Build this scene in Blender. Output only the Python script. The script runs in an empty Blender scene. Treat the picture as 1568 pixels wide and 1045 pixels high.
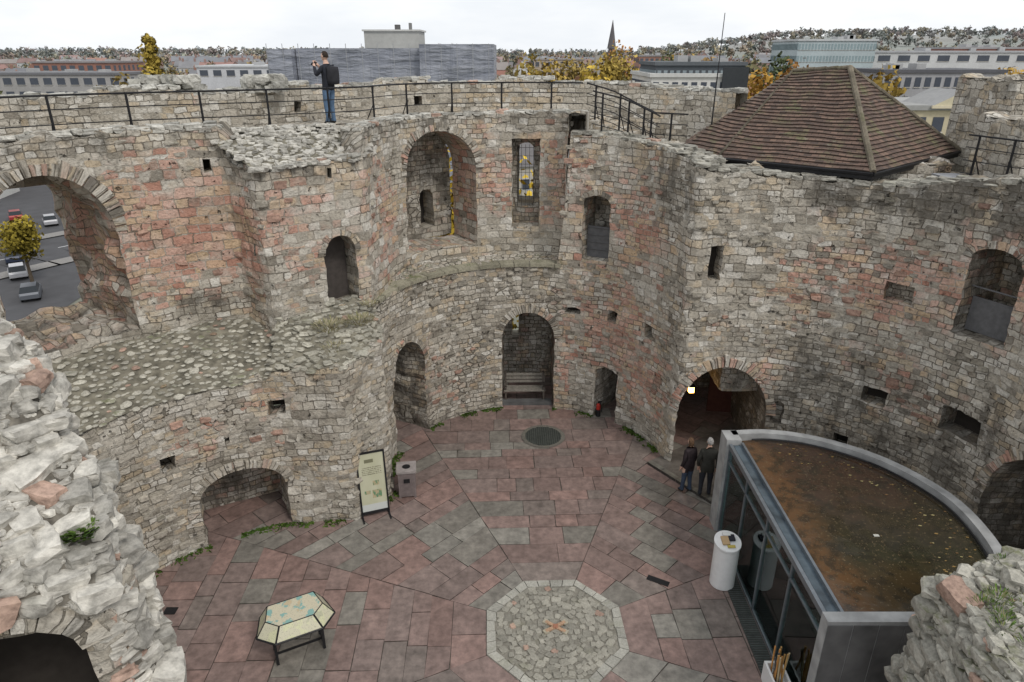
import bpy, bmesh, math, random
import numpy as np
from mathutils import Vector, Matrix, noise
from mathutils.geometry import delaunay_2d_cdt, tessellate_polygon
random.seed(7); rng=np.random.default_rng(7)
scene=bpy.context.scene; COL=scene.collection
def nz(x,y=0,z=0): return noise.noise(Vector((x,y,z)))
def lerp(a,b,t): return a+(b-a)*t
def ss(a,b,x):
    t=min(1,max(0,(x-a)/(b-a))); return t*t*(3-2*t)
# ------------------------------------------------------------------ node helpers
def newmat(name):
    m=bpy.data.materials.new(name); m.use_nodes=True; nt=m.node_tree; nt.nodes.clear()
    o=nt.nodes.new("ShaderNodeOutputMaterial"); b=nt.nodes.new("ShaderNodeBsdfPrincipled")
    nt.links.new(b.outputs[0],o.inputs[0]); return m,nt,b
def setin(nt,sock,v):
    if isinstance(v,bpy.types.NodeSocket): nt.links.new(v,sock)
    elif isinstance(v,(tuple,list)):
        n=len(sock.default_value); v=tuple(v)
        if n==4 and len(v)==3: v=v+(1,)
        sock.default_value=v
    else:
        try: sock.default_value=v
        except Exception: sock.default_value=(v,)*len(sock.default_value)
def N(nt,t,ins=None,**props):
    n=nt.nodes.new(t)
    for k,v in props.items(): setattr(n,k,v)
    for k,v in (ins or {}).items(): setin(nt,n.inputs[k],v)
    return n
def M(nt,op,a,b=0.0,c=None,clamp=False):
    n=nt.nodes.new("ShaderNodeMath"); n.operation=op; n.use_clamp=clamp
    setin(nt,n.inputs[0],a); setin(nt,n.inputs[1],b)
    if c is not None: setin(nt,n.inputs[2],c)
    return n.outputs[0]
def VM(nt,op,a,b):
    n=nt.nodes.new("ShaderNodeVectorMath"); n.operation=op
    setin(nt,n.inputs[0],a); setin(nt,n.inputs[1],b); return n.outputs[0]
def MIX(nt,f,a,b,mode='MIX'):
    n=nt.nodes.new("ShaderNodeMix"); n.data_type='RGBA'; n.blend_type=mode
    setin(nt,n.inputs[0],f); setin(nt,n.inputs[6],a); setin(nt,n.inputs[7],b); return n.outputs[2]
def MIXF(nt,f,a,b):
    n=nt.nodes.new("ShaderNodeMix"); n.data_type='FLOAT'
    setin(nt,n.inputs[0],f); setin(nt,n.inputs[2],a); setin(nt,n.inputs[3],b); return n.outputs[0]
def RAMP(nt,f,stops,interp='LINEAR'):
    n=nt.nodes.new("ShaderNodeValToRGB"); n.color_ramp.interpolation=interp
    e=n.color_ramp.elements
    while len(e)<len(stops): e.new(0.5)
    for i,(p,c) in enumerate(stops):
        e[i].position=p; e[i].color=(c if len(c)==4 else tuple(c)+(1,)) if isinstance(c,(tuple,list)) else (c,c,c,1)
    setin(nt,n.inputs[0],f); return n.outputs[0]
def SM(nt,v,a,b,lo=0.0,hi=1.0):
    n=nt.nodes.new("ShaderNodeMapRange"); n.interpolation_type='SMOOTHSTEP'
    setin(nt,n.inputs[0],v); setin(nt,n.inputs[1],a); setin(nt,n.inputs[2],b); setin(nt,n.inputs[3],lo); setin(nt,n.inputs[4],hi); return n.outputs[0]
def NOI(nt,vec,scale,detail=4,rough=.55,out=0):
    n=N(nt,"ShaderNodeTexNoise",{"Scale":scale,"Detail":detail,"Roughness":rough})
    if vec is not None: setin(nt,n.inputs["Vector"],vec)
    return n.outputs[out]
def plain(name,col,rough=.7,metal=0,var=.12,scale=8,bump=0,spec=.3):
    m,nt,b=newmat(name); tc=N(nt,"ShaderNodeTexCoord").outputs["Object"]
    n=NOI(nt,tc,scale,4)
    dk=tuple(c*(1-var*2) for c in col); lt=tuple(min(1,c*(1+var)) for c in col)
    c=RAMP(nt,n,[(.3,dk),(.7,lt)])
    setin(nt,b.inputs["Base Color"],c); b.inputs["Roughness"].default_value=rough; b.inputs["Metallic"].default_value=metal
    b.inputs["Specular IOR Level"].default_value=spec
    if bump:
        bp=N(nt,"ShaderNodeBump",{"Strength":.6,"Distance":bump,"Height":n}); setin(nt,b.inputs["Normal"],bp.outputs[0])
    return m
# ------------------------------------------------------------------ masonry material
def stone_material(name="coursed_limestone"):
    m,nt,b=newmat(name)
    uv=N(nt,"ShaderNodeUVMap",uv_map="UVMap").outputs[0]
    z=N(nt,"ShaderNodeAttribute",attribute_name="zone"); zs=N(nt,"ShaderNodeSeparateColor",{0:z.outputs["Color"]})
    pink,dark,rub=zs.outputs[0],zs.outputs[1],zs.outputs[2]; moss=z.outputs["Alpha"]
    d=N(nt,"ShaderNodeTexNoise",{"Vector":uv,"Scale":2.0,"Detail":2}).outputs["Color"]
    d=VM(nt,"SUBTRACT",d,(.5,.5,.5)); d=VM(nt,"MULTIPLY",d,(.18,.15,0)); uvd=VM(nt,"ADD",uv,d)
    d2=N(nt,"ShaderNodeTexNoise",{"Vector":uv,"Scale":11,"Detail":2}).outputs["Color"]
    d2=VM(nt,"SUBTRACT",d2,(.5,.5,.5)); d2=VM(nt,"MULTIPLY",d2,(.06,.055,0)); uvd=VM(nt,"ADD",uvd,d2)
    def brick(w,h,ms,off):
        v=VM(nt,"ADD",uvd,off)
        return N(nt,"ShaderNodeTexBrick",{"Vector":v,"Color1":(0,0,0),"Color2":(1,1,1),"Mortar":(.5,.5,.5),"Scale":1.0,"Mortar Size":ms,"Mortar Smooth":.35,"Bias":0.0,"Brick Width":w,"Row Height":h},offset=.5,squash=.62,squash_frequency=3)
    b1=brick(.42,.215,.012,(0,0,0)); b2=brick(.29,.145,.011,(3.3,.07,0))
    sel=M(nt,"GREATER_THAN",M(nt,"ADD",NOI(nt,uv,.45,3),M(nt,"MULTIPLY",rub,.25)),.535)
    r=MIXF(nt,sel,b1.outputs["Color"],b2.outputs["Color"]); mo=MIXF(nt,sel,b1.outputs["Fac"],b2.outputs["Fac"])
    vv=VM(nt,"MULTIPLY",uvd,(4.0,6.8,1))
    vo=N(nt,"ShaderNodeTexVoronoi",{"Vector":vv,"Scale":1.0,"Randomness":.8},voronoi_dimensions='2D')
    ve=N(nt,"ShaderNodeTexVoronoi",{"Vector":vv,"Scale":1.0,"Randomness":.8},voronoi_dimensions='2D',feature='DISTANCE_TO_EDGE')
    vr=N(nt,"ShaderNodeSeparateColor",{0:vo.outputs["Color"]}).outputs[0]
    vm=SM(nt,ve.outputs["Distance"],.02,.13,1,0)
    rsel=M(nt,"GREATER_THAN",M(nt,"ADD",M(nt,"MULTIPLY",rub,.75),M(nt,"MULTIPLY",NOI(nt,uv,.7,4),.8)),.88)
    r=MIXF(nt,rsel,r,vr); mo=MIXF(nt,rsel,mo,vm)
    r2=M(nt,"FRACT",M(nt,"MULTIPLY",r,7.31)); r3=M(nt,"FRACT",M(nt,"MULTIPLY",r,13.7))
    grey=RAMP(nt,r,[(0,(.29,.262,.22)),(.18,(.41,.375,.315)),(.5,(.49,.45,.385)),(.8,(.555,.52,.455)),(1,(.67,.64,.58))])
    pk=RAMP(nt,r2,[(0,(.44,.225,.165)),(.25,(.54,.315,.245)),(.6,(.60,.41,.335)),(.85,(.56,.38,.25)),(1,(.63,.50,.42))])
    n1=NOI(nt,uv,.9,5,.6)
    pf=M(nt,"ADD",M(nt,"MULTIPLY",pink,1.15),M(nt,"ADD",M(nt,"MULTIPLY",M(nt,"SUBTRACT",n1,.5),1.8),M(nt,"MULTIPLY",M(nt,"SUBTRACT",r3,.5),.7)))
    pf=SM(nt,pf,.36,.84); col=MIX(nt,M(nt,"MULTIPLY",pf,.93),grey,pk)
    tan=SM(nt,M(nt,"ADD",NOI(nt,uv,.9,3),M(nt,"MULTIPLY",r2,.3)),.70,.82)
    col=MIX(nt,M(nt,"MULTIPLY",tan,.55),col,(.55,.43,.28))
    fine=NOI(nt,uv,15,5,.7); col=MIX(nt,1.0,col,RAMP(nt,fine,[(.28,.60),(.52,1.0),(.8,1.2)]),'MULTIPLY')
    st=NOI(nt,VM(nt,"MULTIPLY",uv,(2.2,.35,1)),1.0,5,.65)
    pt=NOI(nt,uv,1.7,6,.72)
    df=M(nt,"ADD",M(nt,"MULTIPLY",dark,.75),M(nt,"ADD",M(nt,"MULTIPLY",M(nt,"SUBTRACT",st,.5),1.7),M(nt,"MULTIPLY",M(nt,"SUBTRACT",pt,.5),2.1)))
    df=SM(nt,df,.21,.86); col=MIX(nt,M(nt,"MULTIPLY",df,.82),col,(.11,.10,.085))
    wf=SM(nt,NOI(nt,VM(nt,"ADD",uv,(9,4,0)),1.3,6,.74),.54,.70); col=MIX(nt,M(nt,"MULTIPLY",wf,.45),col,(.67,.65,.60))
    mf=SM(nt,M(nt,"ADD",moss,M(nt,"MULTIPLY",M(nt,"SUBTRACT",pt,.5),1.8)),.45,.95)
    col=MIX(nt,M(nt,"MULTIPLY",mf,.7),col,(.11,.12,.04))
    mn=SM(nt,M(nt,"ADD",NOI(nt,uv,1.2,4,.65),M(nt,"MULTIPLY",dark,-.2)),.41,.56)
    mcol=MIX(nt,mn,(.14,.125,.10),(.48,.45,.39))
    col=MIX(nt,M(nt,"MULTIPLY",mo,.85),col,mcol)
    pits=M(nt,"MULTIPLY",SM(nt,NOI(nt,uv,6,3,.6),.30,.38,1,0),SM(nt,pt,.42,.56)); col=MIX(nt,M(nt,"MULTIPLY",pits,.8),col,(.05,.044,.038))
    setin(nt,b.inputs["Base Color"],col); b.inputs["Roughness"].default_value=.92; b.inputs["Specular IOR Level"].default_value=.15
    h=M(nt,"ADD",M(nt,"MULTIPLY",M(nt,"SUBTRACT",1.0,mo),M(nt,"ADD",.6,M(nt,"MULTIPLY",r3,1.2))),M(nt,"MULTIPLY",fine,1.1))
    h=M(nt,"SUBTRACT",h,M(nt,"MULTIPLY",pits,1.6))
    bp=N(nt,"ShaderNodeBump",{"Strength":1.0,"Distance":.045,"Height":h}); setin(nt,b.inputs["Normal"],bp.outputs[0])
    return m
STONE=stone_material()
def colattr_material(name,rough=.9,bump=.02,bscale=18,var=.35,spec=.2,attr="col",moss=0,detail=5):
    m,nt,b=newmat(name)
    a=N(nt,"ShaderNodeAttribute",attribute_name=attr); tc=N(nt,"ShaderNodeTexCoord").outputs["Object"]
    n=NOI(nt,tc,bscale,detail,.65); n2=NOI(nt,tc,2.3,4,.6)
    c=MIX(nt,1.0,a.outputs["Color"],RAMP(nt,n,[(.25,1-var*1.4),(.6,1.0),(.85,1+var*.6)]),'MULTIPLY')
    c=MIX(nt,1.0,c,RAMP(nt,n2,[(.3,1-var*.8),(.65,1.05)]),'MULTIPLY')
    if moss:
        g=N(nt,"ShaderNodeNewGeometry"); up=N(nt,"ShaderNodeSeparateXYZ",{0:g.outputs["Normal"]}).outputs[2]
        mf=M(nt,"MULTIPLY",SM(nt,NOI(nt,tc,1.6,5,.7),.54,.66),SM(nt,up,.0,.7)); c=MIX(nt,M(nt,"MULTIPLY",mf,moss),c,(.12,.13,.05))
    setin(nt,b.inputs["Base Color"],c); b.inputs["Roughness"].default_value=rough; b.inputs["Specular IOR Level"].default_value=spec
    if bump:
        bp=N(nt,"ShaderNodeBump",{"Strength":.8,"Distance":bump,"Height":n}); setin(nt,b.inputs["Normal"],bp.outputs[0])
    return m
ROCK=colattr_material("rubble_stone",moss=.3); ROCKM=colattr_material("mossy_rubble_stone",moss=.7); ROCKW=colattr_material("pale_rubble_stone",var=.42,bscale=9,bump=.03,moss=.12)
PAVE=colattr_material("flagstone",rough=.5,bump=.006,bscale=6,var=.36,spec=.4)
COBBLE=colattr_material("cobble_stone",bump=.01,bscale=25,var=.25,moss=.2)
LEAF=colattr_material("leaves",bump=0,bscale=.5,var=.25,spec=.1,detail=2)
TOWN=colattr_material("town_fabric",bump=0,bscale=.15,var=.12,detail=2)
IRON=plain("black_iron",(.02,.02,.022),.5,.3)
DARK=plain("painted_void_shade",(.035,.03,.026),.95)  # near-black colour painted in for the shade inside openings
MORT=plain("rubble_mortar",(.20,.185,.145),.95,var=.3,scale=5,bump=.03)
MORTW=plain("pale_mortar",(.17,.155,.13),.95,var=.4,scale=5,bump=.05)
CONC=plain("concrete",(.34,.345,.345),.75,var=.16,scale=3,bump=.004)
CONCD=plain("dark_concrete",(.13,.13,.13),.7,var=.25,scale=1.5,bump=.004)
WOOD=plain("grey_wood",(.12,.10,.085),.8,var=.25,scale=12)
WHITE=plain("white_paint",(.72,.72,.72),.5,var=.03)
STEEL=plain("brushed_steel",(.22,.245,.27),.4,.6,var=.08)
BOARD=plain("grey_board",(.13,.13,.135),.7)
# ------------------------------------------------------------------ mesh builder
class B:
    def __init__(s): s.v=[];s.f=[];s.uv=[];s.z=[];s.c=[];s.mi=[]
    def vert(s,co,uv=(0,0),z=(0,0,0,0),c=(1,1,1)):
        s.v.append(tuple(co)); s.uv.append(uv); s.z.append(z); s.c.append(c); return len(s.v)-1
    def face(s,idx,mi=0): s.f.append(tuple(idx)); s.mi.append(mi)
    def quad(s,pts,c=(1,1,1),mi=0,uvs=None,z=(0,0,0,0)):
        i=[s.vert(p,(uvs[k] if uvs else (p[0],p[1])),z,c) for k,p in enumerate(pts)]; s.face(i,mi)
    def box(s,x0,x1,y0,y1,z0,z1,c=(1,1,1),mi=0,mat=None):
        P=[Vector(p) for p in [(x0,y0,z0),(x1,y0,z0),(x1,y1,z0),(x0,y1,z0),(x0,y0,z1),(x1,y0,z1),(x1,y1,z1),(x0,y1,z1)]]
        if mat is not None: P=[mat@p for p in P]
        for q,uvf in [((0,1,5,4),0),((1,2,6,5),1),((2,3,7,6),0),((3,0,4,7),1),((4,5,6,7),2),((3,2,1,0),2)]:
            pts=[P[k] for k in q]
            uvs=[(p.x,p.z) if uvf==0 else ((p.y,p.z) if uvf==1 else (p.x,p.y)) for p in pts]
            s.quad(pts,c,mi,uvs)
    def tube(s,a,b,r,n=6,c=(1,1,1),mi=0,r2=None):
        a=Vector(a);b=Vector(b);d=(b-a).normalized(); u=d.orthogonal().normalized(); w=d.cross(u); r2=r if r2 is None else r2
        A=[s.vert(a+(u*math.cos(k*2*math.pi/n)+w*math.sin(k*2*math.pi/n))*r,c=c) for k in range(n)]
        C=[s.vert(b+(u*math.cos(k*2*math.pi/n)+w*math.sin(k*2*math.pi/n))*r2,c=c) for k in range(n)]
        for k in range(n): s.face((A[k],A[(k+1)%n],C[(k+1)%n],C[k]),mi)
        s.face(A[::-1],mi); s.face(C,mi)
    def obj(s,name,mats,smooth=False,parent=None):
        me=bpy.data.meshes.new(name); me.from_pydata(s.v,[],s.f)
        uvl=me.uv_layers.new(name="UVMap"); li=np.zeros(len(me.loops),dtype=np.int32); me.loops.foreach_get("vertex_index",li)
        uvl.data.foreach_set("uv",np.array(s.uv,dtype=np.float32)[li].ravel())
        ca=me.color_attributes.new("col","FLOAT_COLOR","POINT"); cc=np.ones((len(s.v),4),dtype=np.float32); cc[:,:3]=np.array(s.c); ca.data.foreach_set("color",cc.ravel())
        za=me.color_attributes.new("zone","FLOAT_COLOR","POINT"); za.data.foreach_set("color",np.array(s.z,dtype=np.float32).ravel())
        for m in (mats if isinstance(mats,list) else [mats]): me.materials.append(m)
        me.polygons.foreach_set("material_index",np.array(s.mi,dtype=np.int32))
        if smooth: me.polygons.foreach_set("use_smooth",np.ones(len(me.polygons),dtype=bool))
        me.update(); ob=bpy.data.objects.new(name,me); COL.objects.link(ob)
        if parent: ob.parent=parent
        return ob
def empty(name,loc=(0,0,0),rz=0):
    e=bpy.data.objects.new(name,None); e.location=loc; e.rotation_euler=(0,0,rz); COL.objects.link(e); return e
# ------------------------------------------------------------------ rocks (numpy merged)
def base_rocks(n=8,boxy=True,rough=.34):
    out=[]
    for k in range(n):
        bm=bmesh.new()
        if boxy:
            bmesh.ops.create_cube(bm,size=2); bmesh.ops.subdivide_edges(bm,edges=bm.edges[:],cuts=2,use_grid_fill=True)
        else: bmesh.ops.create_icosphere(bm,subdivisions=2,radius=1)
        for v in bm.verts:
            p=v.co.copy()
            if boxy: p=p*(1-.2*max(0,p.length-1.15))
            q=p*.9+Vector((k*7.3,k*3.1,0)); 
            p+=Vector((nz(q.x,q.y,q.z),nz(q.x+30,q.y,q.z),nz(q.x,q.y+30,q.z)))*rough
            q=p*2.4; p+=p.normalized()*nz(q.x,q.y,q.z+k*9)*.16
            v.co=p*.5
        bm.verts.index_update()
        V=np.array([v.co[:] for v in bm.verts]); F=[[v.index for v in f.verts] for f in bm.faces]; bm.free(); out.append((V,F))
    return out
BOXY=base_rocks(8,True); ROUND=base_rocks(8,False)
def rocks(name,items,mat,base=BOXY,smooth=False,parent=None):
    VV=[];FF=[];CC=[];off=0
    for i,(p,sc,rz,tl,c) in enumerate(items):
        V,F=base[i%len(base)]
        R=np.array(Matrix.Rotation(rz,3,'Z')@Matrix.Rotation(tl[0],3,'X')@Matrix.Rotation(tl[1],3,'Y'))
        W=(V*np.array(sc))@R.T+np.array(p); VV.append(W); FF+= [[k+off for k in f] for f in F]; off+=len(V)
        CC.append(np.tile(np.array(list(c)+[1.0]),(len(V),1)))
    VV=np.concatenate(VV);CC=np.concatenate(CC)
    me=bpy.data.meshes.new(name); me.from_pydata(VV.tolist(),[],FF)
    ca=me.color_attributes.new("col","FLOAT_COLOR","POINT"); ca.data.foreach_set("color",CC.astype(np.float32).ravel())
    me.materials.append(mat)
    if smooth: me.polygons.foreach_set("use_smooth",np.ones(len(me.polygons),dtype=bool))
    ob=bpy.data.objects.new(name,me); COL.objects.link(ob)
    if parent: ob.parent=parent
    return ob
class Spacer:
    def __init__(s,cell): s.c=cell; s.g={}
    def ok(s,p,r):
        k=tuple(int(math.floor(a/s.c)) for a in p)
        for i in (-1,0,1):
            for j in (-1,0,1):
                for l in (-1,0,1):
                    for (q,rq) in s.g.get((k[0]+i,k[1]+j,k[2]+l),()):
                        if (q[0]-p[0])**2+(q[1]-p[1])**2+(q[2]-p[2])**2<((r+rq))**2: return False
        s.g.setdefault(k,[]).append((tuple(p),r)); return True
def rcol(base=(.42,.39,.33),v=.25,pink=.1):
    k=1+random.uniform(-v,v); c=[x*k for x in base]
    if random.random()<pink: c=[.50*k,.35*k,.28*k]
    return tuple(c)
# ------------------------------------------------------------------ wall paths
def arc(cx,cy,r,a0,a1,n,r1=None):
    r1=r if r1 is None else r1
    return [(cx+(r+(r1-r)*i/n)*math.cos(math.radians(a0+(a1-a0)*i/n)),cy+(r+(r1-r)*i/n)*math.sin(math.radians(a0+(a1-a0)*i/n))) for i in range(n+1)]
def catmull(P,n=6):
    out=[]
    for i in range(len(P)-1):
        p0=P[max(0,i-1)];p1=P[i];p2=P[i+1];p3=P[min(len(P)-1,i+2)]
        for k in range(n):
            t=k/n; out.append(tuple(.5*((2*p1[j])+(-p0[j]+p2[j])*t+(2*p0[j]-5*p1[j]+4*p2[j]-p3[j])*t*t+(-p0[j]+3*p1[j]-3*p2[j]+p3[j])*t**3) for j in range(len(p1))))
    out.append(tuple(P[-1])); return out
class Path:
    def __init__(s,pts):
        s.p=pts; s.c=[0]
        for a,b in zip(pts,pts[1:]): s.c.append(s.c[-1]+math.dist(a,b))
        s.L=s.c[-1]
    def at(s,t):
        t=min(max(t,0),s.L-1e-6); i=int(np.searchsorted(s.c,t,side='right'))-1; i=min(i,len(s.p)-2)
        u=(t-s.c[i])/(s.c[i+1]-s.c[i]); a,b=s.p[i],s.p[i+1]; return Vector((lerp(a[0],b[0],u),lerp(a[1],b[1],u)))
    def nrm(s,t,e=.12):
        d=s.at(t+e)-s.at(t-e); d.normalize(); return Vector((-d.y,d.x))
LOW=Path(arc(-4.2,9.4,5.0,215,107,40)+[(-3.95,14.3),(-3.2,15.4),(-3.52,16.7)]+arc(.5,16.3,4.08,172,15,50)+[(4.5,16.95)]+arc(5.6,11.7,5.2,100,-25,40))
UP=Path(arc(-4.2,9.4,6.6,215,114,40,7.0)+[(-6.6,16.0),(-5.6,15.2)]+catmull([(-3.62,16.8),(-3.42,18.5),(-2.95,19.8),(-2.0,20.75),(-.6,21.2),(.9,21.2),(1.75,20.95)])+[(1.55,20.3)])
# ------------------------------------------------------------------ openings
def outline(s0,s1,z0,spring,apex,pt=1.0,jit=.022):
    P=[]
    def seg(a,b,st=.16):
        n=max(1,int(math.dist(a,b)/st)); return [(lerp(a[0],b[0],k/n),lerp(a[1],b[1],k/n)) for k in range(n)]
    P+=seg((s1,z0),(s0,z0))+seg((s0,z0),(s0,spring))
    if apex-spring<.03: P+=seg((s0,spring),(s1,spring))
    else:
        n=max(8,int((s1-s0)*1.6/.13)); c=(s0+s1)/2;w=(s1-s0)/2
        for k in range(n):
            a=math.pi*(1-k/n); P.append((c+w*math.cos(a)*1.0,spring+(apex-spring)*math.sin(a)**pt))
    P+=seg((s1,spring),(s1,z0))
    return [(a+nz(a*5,b*5,3)*jit*2,b+nz(a*5,b*5,9)*jit*2) for a,b in P]
def inpoly(x,y,P):
    r=False;j=len(P)-1
    for i in range(len(P)):
        xi,yi=P[i];xj,yj=P[j]
        if (yi>y)!=(yj>y) and x<(xj-xi)*(y-yi)/(yj-yi)+xi: r=not r
        j=i
    return r
def cdt_fill(outer,holes,step):
    V=[Vector(p) for p in outer];E=[(i,(i+1)%len(outer)) for i in range(len(outer))]
    for h in holes:
        o=len(V); V+=[Vector(p) for p in h]; E+=[(o+i,o+(i+1)%len(h)) for i in range(len(h))]
    xs=[p[0] for p in outer];ys=[p[1] for p in outer]
    bb=[(min(p[0] for p in h),max(p[0] for p in h),min(p[1] for p in h),max(p[1] for p in h)) for h in holes]
    x=min(xs)+step*.6
    while x<max(xs)-step*.4:
        y=min(ys)+step*.6
        while y<max(ys)-step*.4:
            px=x+random.uniform(-.2,.2)*step; py=y+random.uniform(-.2,.2)*step
            ok=True
            for h,q in zip(holes,bb):
                if q[0]-.05<px<q[1]+.05 and q[2]-.05<py<q[3]+.05 and (inpoly(px,py,h)): ok=False;break
            if ok: V.append(Vector((px,py)))
            y+=step
        x+=step
    vs,es,fs,_,_,_=delaunay_2d_cdt(V,E,[],0,1e-5)
    F=[]
    for f in fs:
        cx=sum(vs[i].x for i in f)/3; cy=sum(vs[i].y for i in f)/3
        if not inpoly(cx,cy,outer): continue
        bad=False
        for h,q in zip(holes,bb):
            if q[0]<cx<q[1] and q[2]<cy<q[3] and inpoly(cx,cy,h): bad=True;break
        if bad: continue
        a,b_,c=[vs[i] for i in f]
        if (b_-a).cross(c-a)<0: f=f[::-1]
        F.append(f)
    return vs,F
def build_wall(name,path,s0,s1,zb,topf,ops,zonef,step=.17,disp=.06,ragged=.06,cap=.5,capdrop=.5):
    b=B()
    def wp(s,z,d=0,n=None):
        p=path.at(s); nn=n if n is not None else path.nrm(s)
        dd=d+nz(p.x*1.3,p.y*1.3,z*1.3)*disp*1.6+nz(p.x*5,p.y*5,z*5)*disp*.8
        return (p.x+nn.x*dd,p.y+nn.y*dd,z)
    nb=int((s1-s0)/.2); outer=[(lerp(s0,s1,k/nb),zb) for k in range(nb+1)]
    top=[]
    k=s0
    while k<s1-.02:
        top.append((k,topf(k)+nz(k*3.1,1,4)*ragged*1.8+(ragged*.7 if nz(k*1.7,9,2)>.1 else -ragged*.5)))
        k+=.14
    top.append((s1,topf(s1)))
    outer=outer+top[::-1]
    holes=[o['P'] for o in ops]
    vs,F=cdt_fill(outer,holes,step)
    idx=[b.vert(wp(v.x,v.y),(v.x,v.y),zonef(v.x,v.y)) for v in vs]
    for f in F: b.face([idx[i] for i in f])
    rows=[]
    for (s,z) in top:
        n=path.nrm(s,.3); p=path.at(s); r=[]
        for j,(d,dz) in enumerate([(0,0),(cap*.4,.05),(cap,0.02),(cap+.02,-capdrop)]):
            if j==0: co=wp(s,z)
            else: co=(p.x+n.x*(d),p.y+n.y*(d),z+dz+nz(s*4,d*4,7)*.05)
            r.append(b.vert(co,(s,z+d),zonef(s,z)))
        rows.append(r)
    for a,c in zip(rows,rows[1:]):
        for j in range(3): b.face((a[j],c[j],c[j+1],a[j+1]))
    for o in ops:
        P=o['P'];sc=(min(p[0] for p in P)+max(p[0] for p in P))/2;D=o['d']; n=path.nrm(sc,.3)
        per=[0]
        for q,w in zip(P,P[1:]+P[:1]): per.append(per[-1]+math.dist(q,w))
        nst=max(1,int(D/.3))
        rings=[]
        fl=o.get('taper',0)
        for j in range(nst+1):
            d=D*j/nst; ring=[]
            for i in range(len(P)+1):
                s,z=P[i%len(P)]; t=1-fl*j/nst
                s2=sc+(s-sc)*t
                base=Vector(wp(s,z)) ; q=base+Vector((n.x,n.y,0))*d
                sh=path.at(s2)-path.at(s); q+=Vector((sh.x,sh.y,0))
                if j: q+=Vector((nz(q.x*2,q.y*2,q.z*2),nz(q.x*2+9,q.y*2,q.z*2),nz(q.x*2,q.y*2+9,q.z*2)))*o.get('rough',.05)
                zz=zonef(s,z); zz=(zz[0]*.6+o.get('pink',0),min(1,zz[1]+o.get('rd',.42)),zz[2],zz[3])  # rd paints the shade of deep openings into the reveal colour
                ring.append(b.vert(q,(d+sc*3.7,per[i]),zz))
            rings.append(ring)
        for a,c in zip(rings,rings[1:]):
            for i in range(len(P)): b.face((a[i],a[i+1],c[i+1],c[i]))
        if o['back']!='through':
            bh=o.get('bh')
            Q=[(sc+(s-sc)*(1-fl),z) for s,z in P]
            hs=[h['P'] for h in bh] if bh else []
            vs,F=cdt_fill(Q,hs,.25)
            pc=path.at(sc); tdir=Vector((n.y,-n.x))
            def bp(s,z,d): return Vector((pc.x+tdir.x*(s-sc)+n.x*d,pc.y+tdir.y*(s-sc)+n.y*d,z))
            mi=1 if o['back']=='dark' else 0
            ii=[b.vert(bp(v.x,v.y,D-.04),(v.x,v.y),(.2,.65,.5,0)) for v in vs]  # back faces coloured darker to stand in for interior shade
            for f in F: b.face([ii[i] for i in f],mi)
            for h in (bh or []):
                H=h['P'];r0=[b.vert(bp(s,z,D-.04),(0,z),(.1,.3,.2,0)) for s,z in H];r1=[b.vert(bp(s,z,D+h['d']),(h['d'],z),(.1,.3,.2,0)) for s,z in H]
                for i in range(len(H)): b.face((r0[i],r0[(i+1)%len(H)],r1[(i+1)%len(H)],r1[i]))
                if h.get('closed'):
                    b.face(r1,1)
    return b
def voussoirs(b,path,s0,s1,spring,apex,pt,th,n,zone,depth=.012):
    c=(s0+s1)/2;w=(s1-s0)/2
    def pnt(a,off):
        x=c+w*math.cos(a);y=spring+(apex-spring)*math.sin(a)**pt
        e=.02;x2=c+w*math.cos(a-e);y2=spring+(apex-spring)*max(0,math.sin(a-e))**pt
        x1=c+w*math.cos(a+e);y1=spring+(apex-spring)*max(0,math.sin(a+e))**pt
        t=Vector((x2-x1,y2-y1)); t=t.normalized() if t.length>0 else Vector((1,0)); return x-t.y*off,y+t.x*off
    cut=[math.pi*(1-(k+random.uniform(-.15,.15)*(0<k<n))/n) for k in range(n+1)]
    for k in range(n):
        a0=cut[k]-.012;a1=cut[k+1]+.012
        a0=min(a0,math.pi-.03);a1=max(a1,.03)
        t=th*random.uniform(.7,1.15); zz=(max(0,zone[0]+random.uniform(-.5,.35)),random.uniform(.1,.75),0,0)
        cr=[pnt(a0,-.012),pnt(a1,-.012),pnt(a1,t),pnt(a0,t*random.uniform(.92,1.08))]
        dd=depth*random.uniform(.2,2)
        fr=[];bk=[]
        ku=random.randint(0,100);kv=random.randint(0,40)
        for (s,z) in cr:
            p=path.at(s);n_=path.nrm(s)
            fr.append((p.x-n_.x*(dd+.035),p.y-n_.y*(dd+.035),z)); bk.append((p.x+n_.x*.12,p.y+n_.y*.12,z))
        uo=ku*.42+.1; vo=kv*.43+.06
        uvs=[(uo,vo),(uo+.2,vo),(uo+.2,vo+.1),(uo,vo+.1)]
        b.quad(fr,mi=0,uvs=uvs,z=zz)
        for i in range(4):
            j=(i+1)%4; b.quad([fr[j],fr[i],bk[i],bk[j]],uvs=[uvs[j],uvs[i],uvs[i],uvs[j]],z=zz)
def O(s0,s1,z0,spring,apex,d,back='stone',pt=1.0,ring=0,nv=11,**k):
    return dict(P=outline(s0,s1,z0,spring,apex,pt),d=d,back=back,par=(s0,s1,spring,apex,pt,ring,nv),**k)
def G(s,z,cs,cz,rs,rz,a=1): return a*math.exp(-((s-cs)/rs)**2-((z-cz)/rz)**2)
def pw(tab):
    def f(s):
        for (a,b),(c,d) in zip(tab,tab[1:]):
            if s<=c: return lerp(b,d,(s-a)/(c-a)) if s>a else b
        return tab[-1][1]
    return f
up_top=pw([(0,9.4),(12.5,9.46),(12.62,8.75),(13.8,8.6),(16.25,8.76),(16.5,9.3),(21,9.3),(25.5,9.4)])
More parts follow.
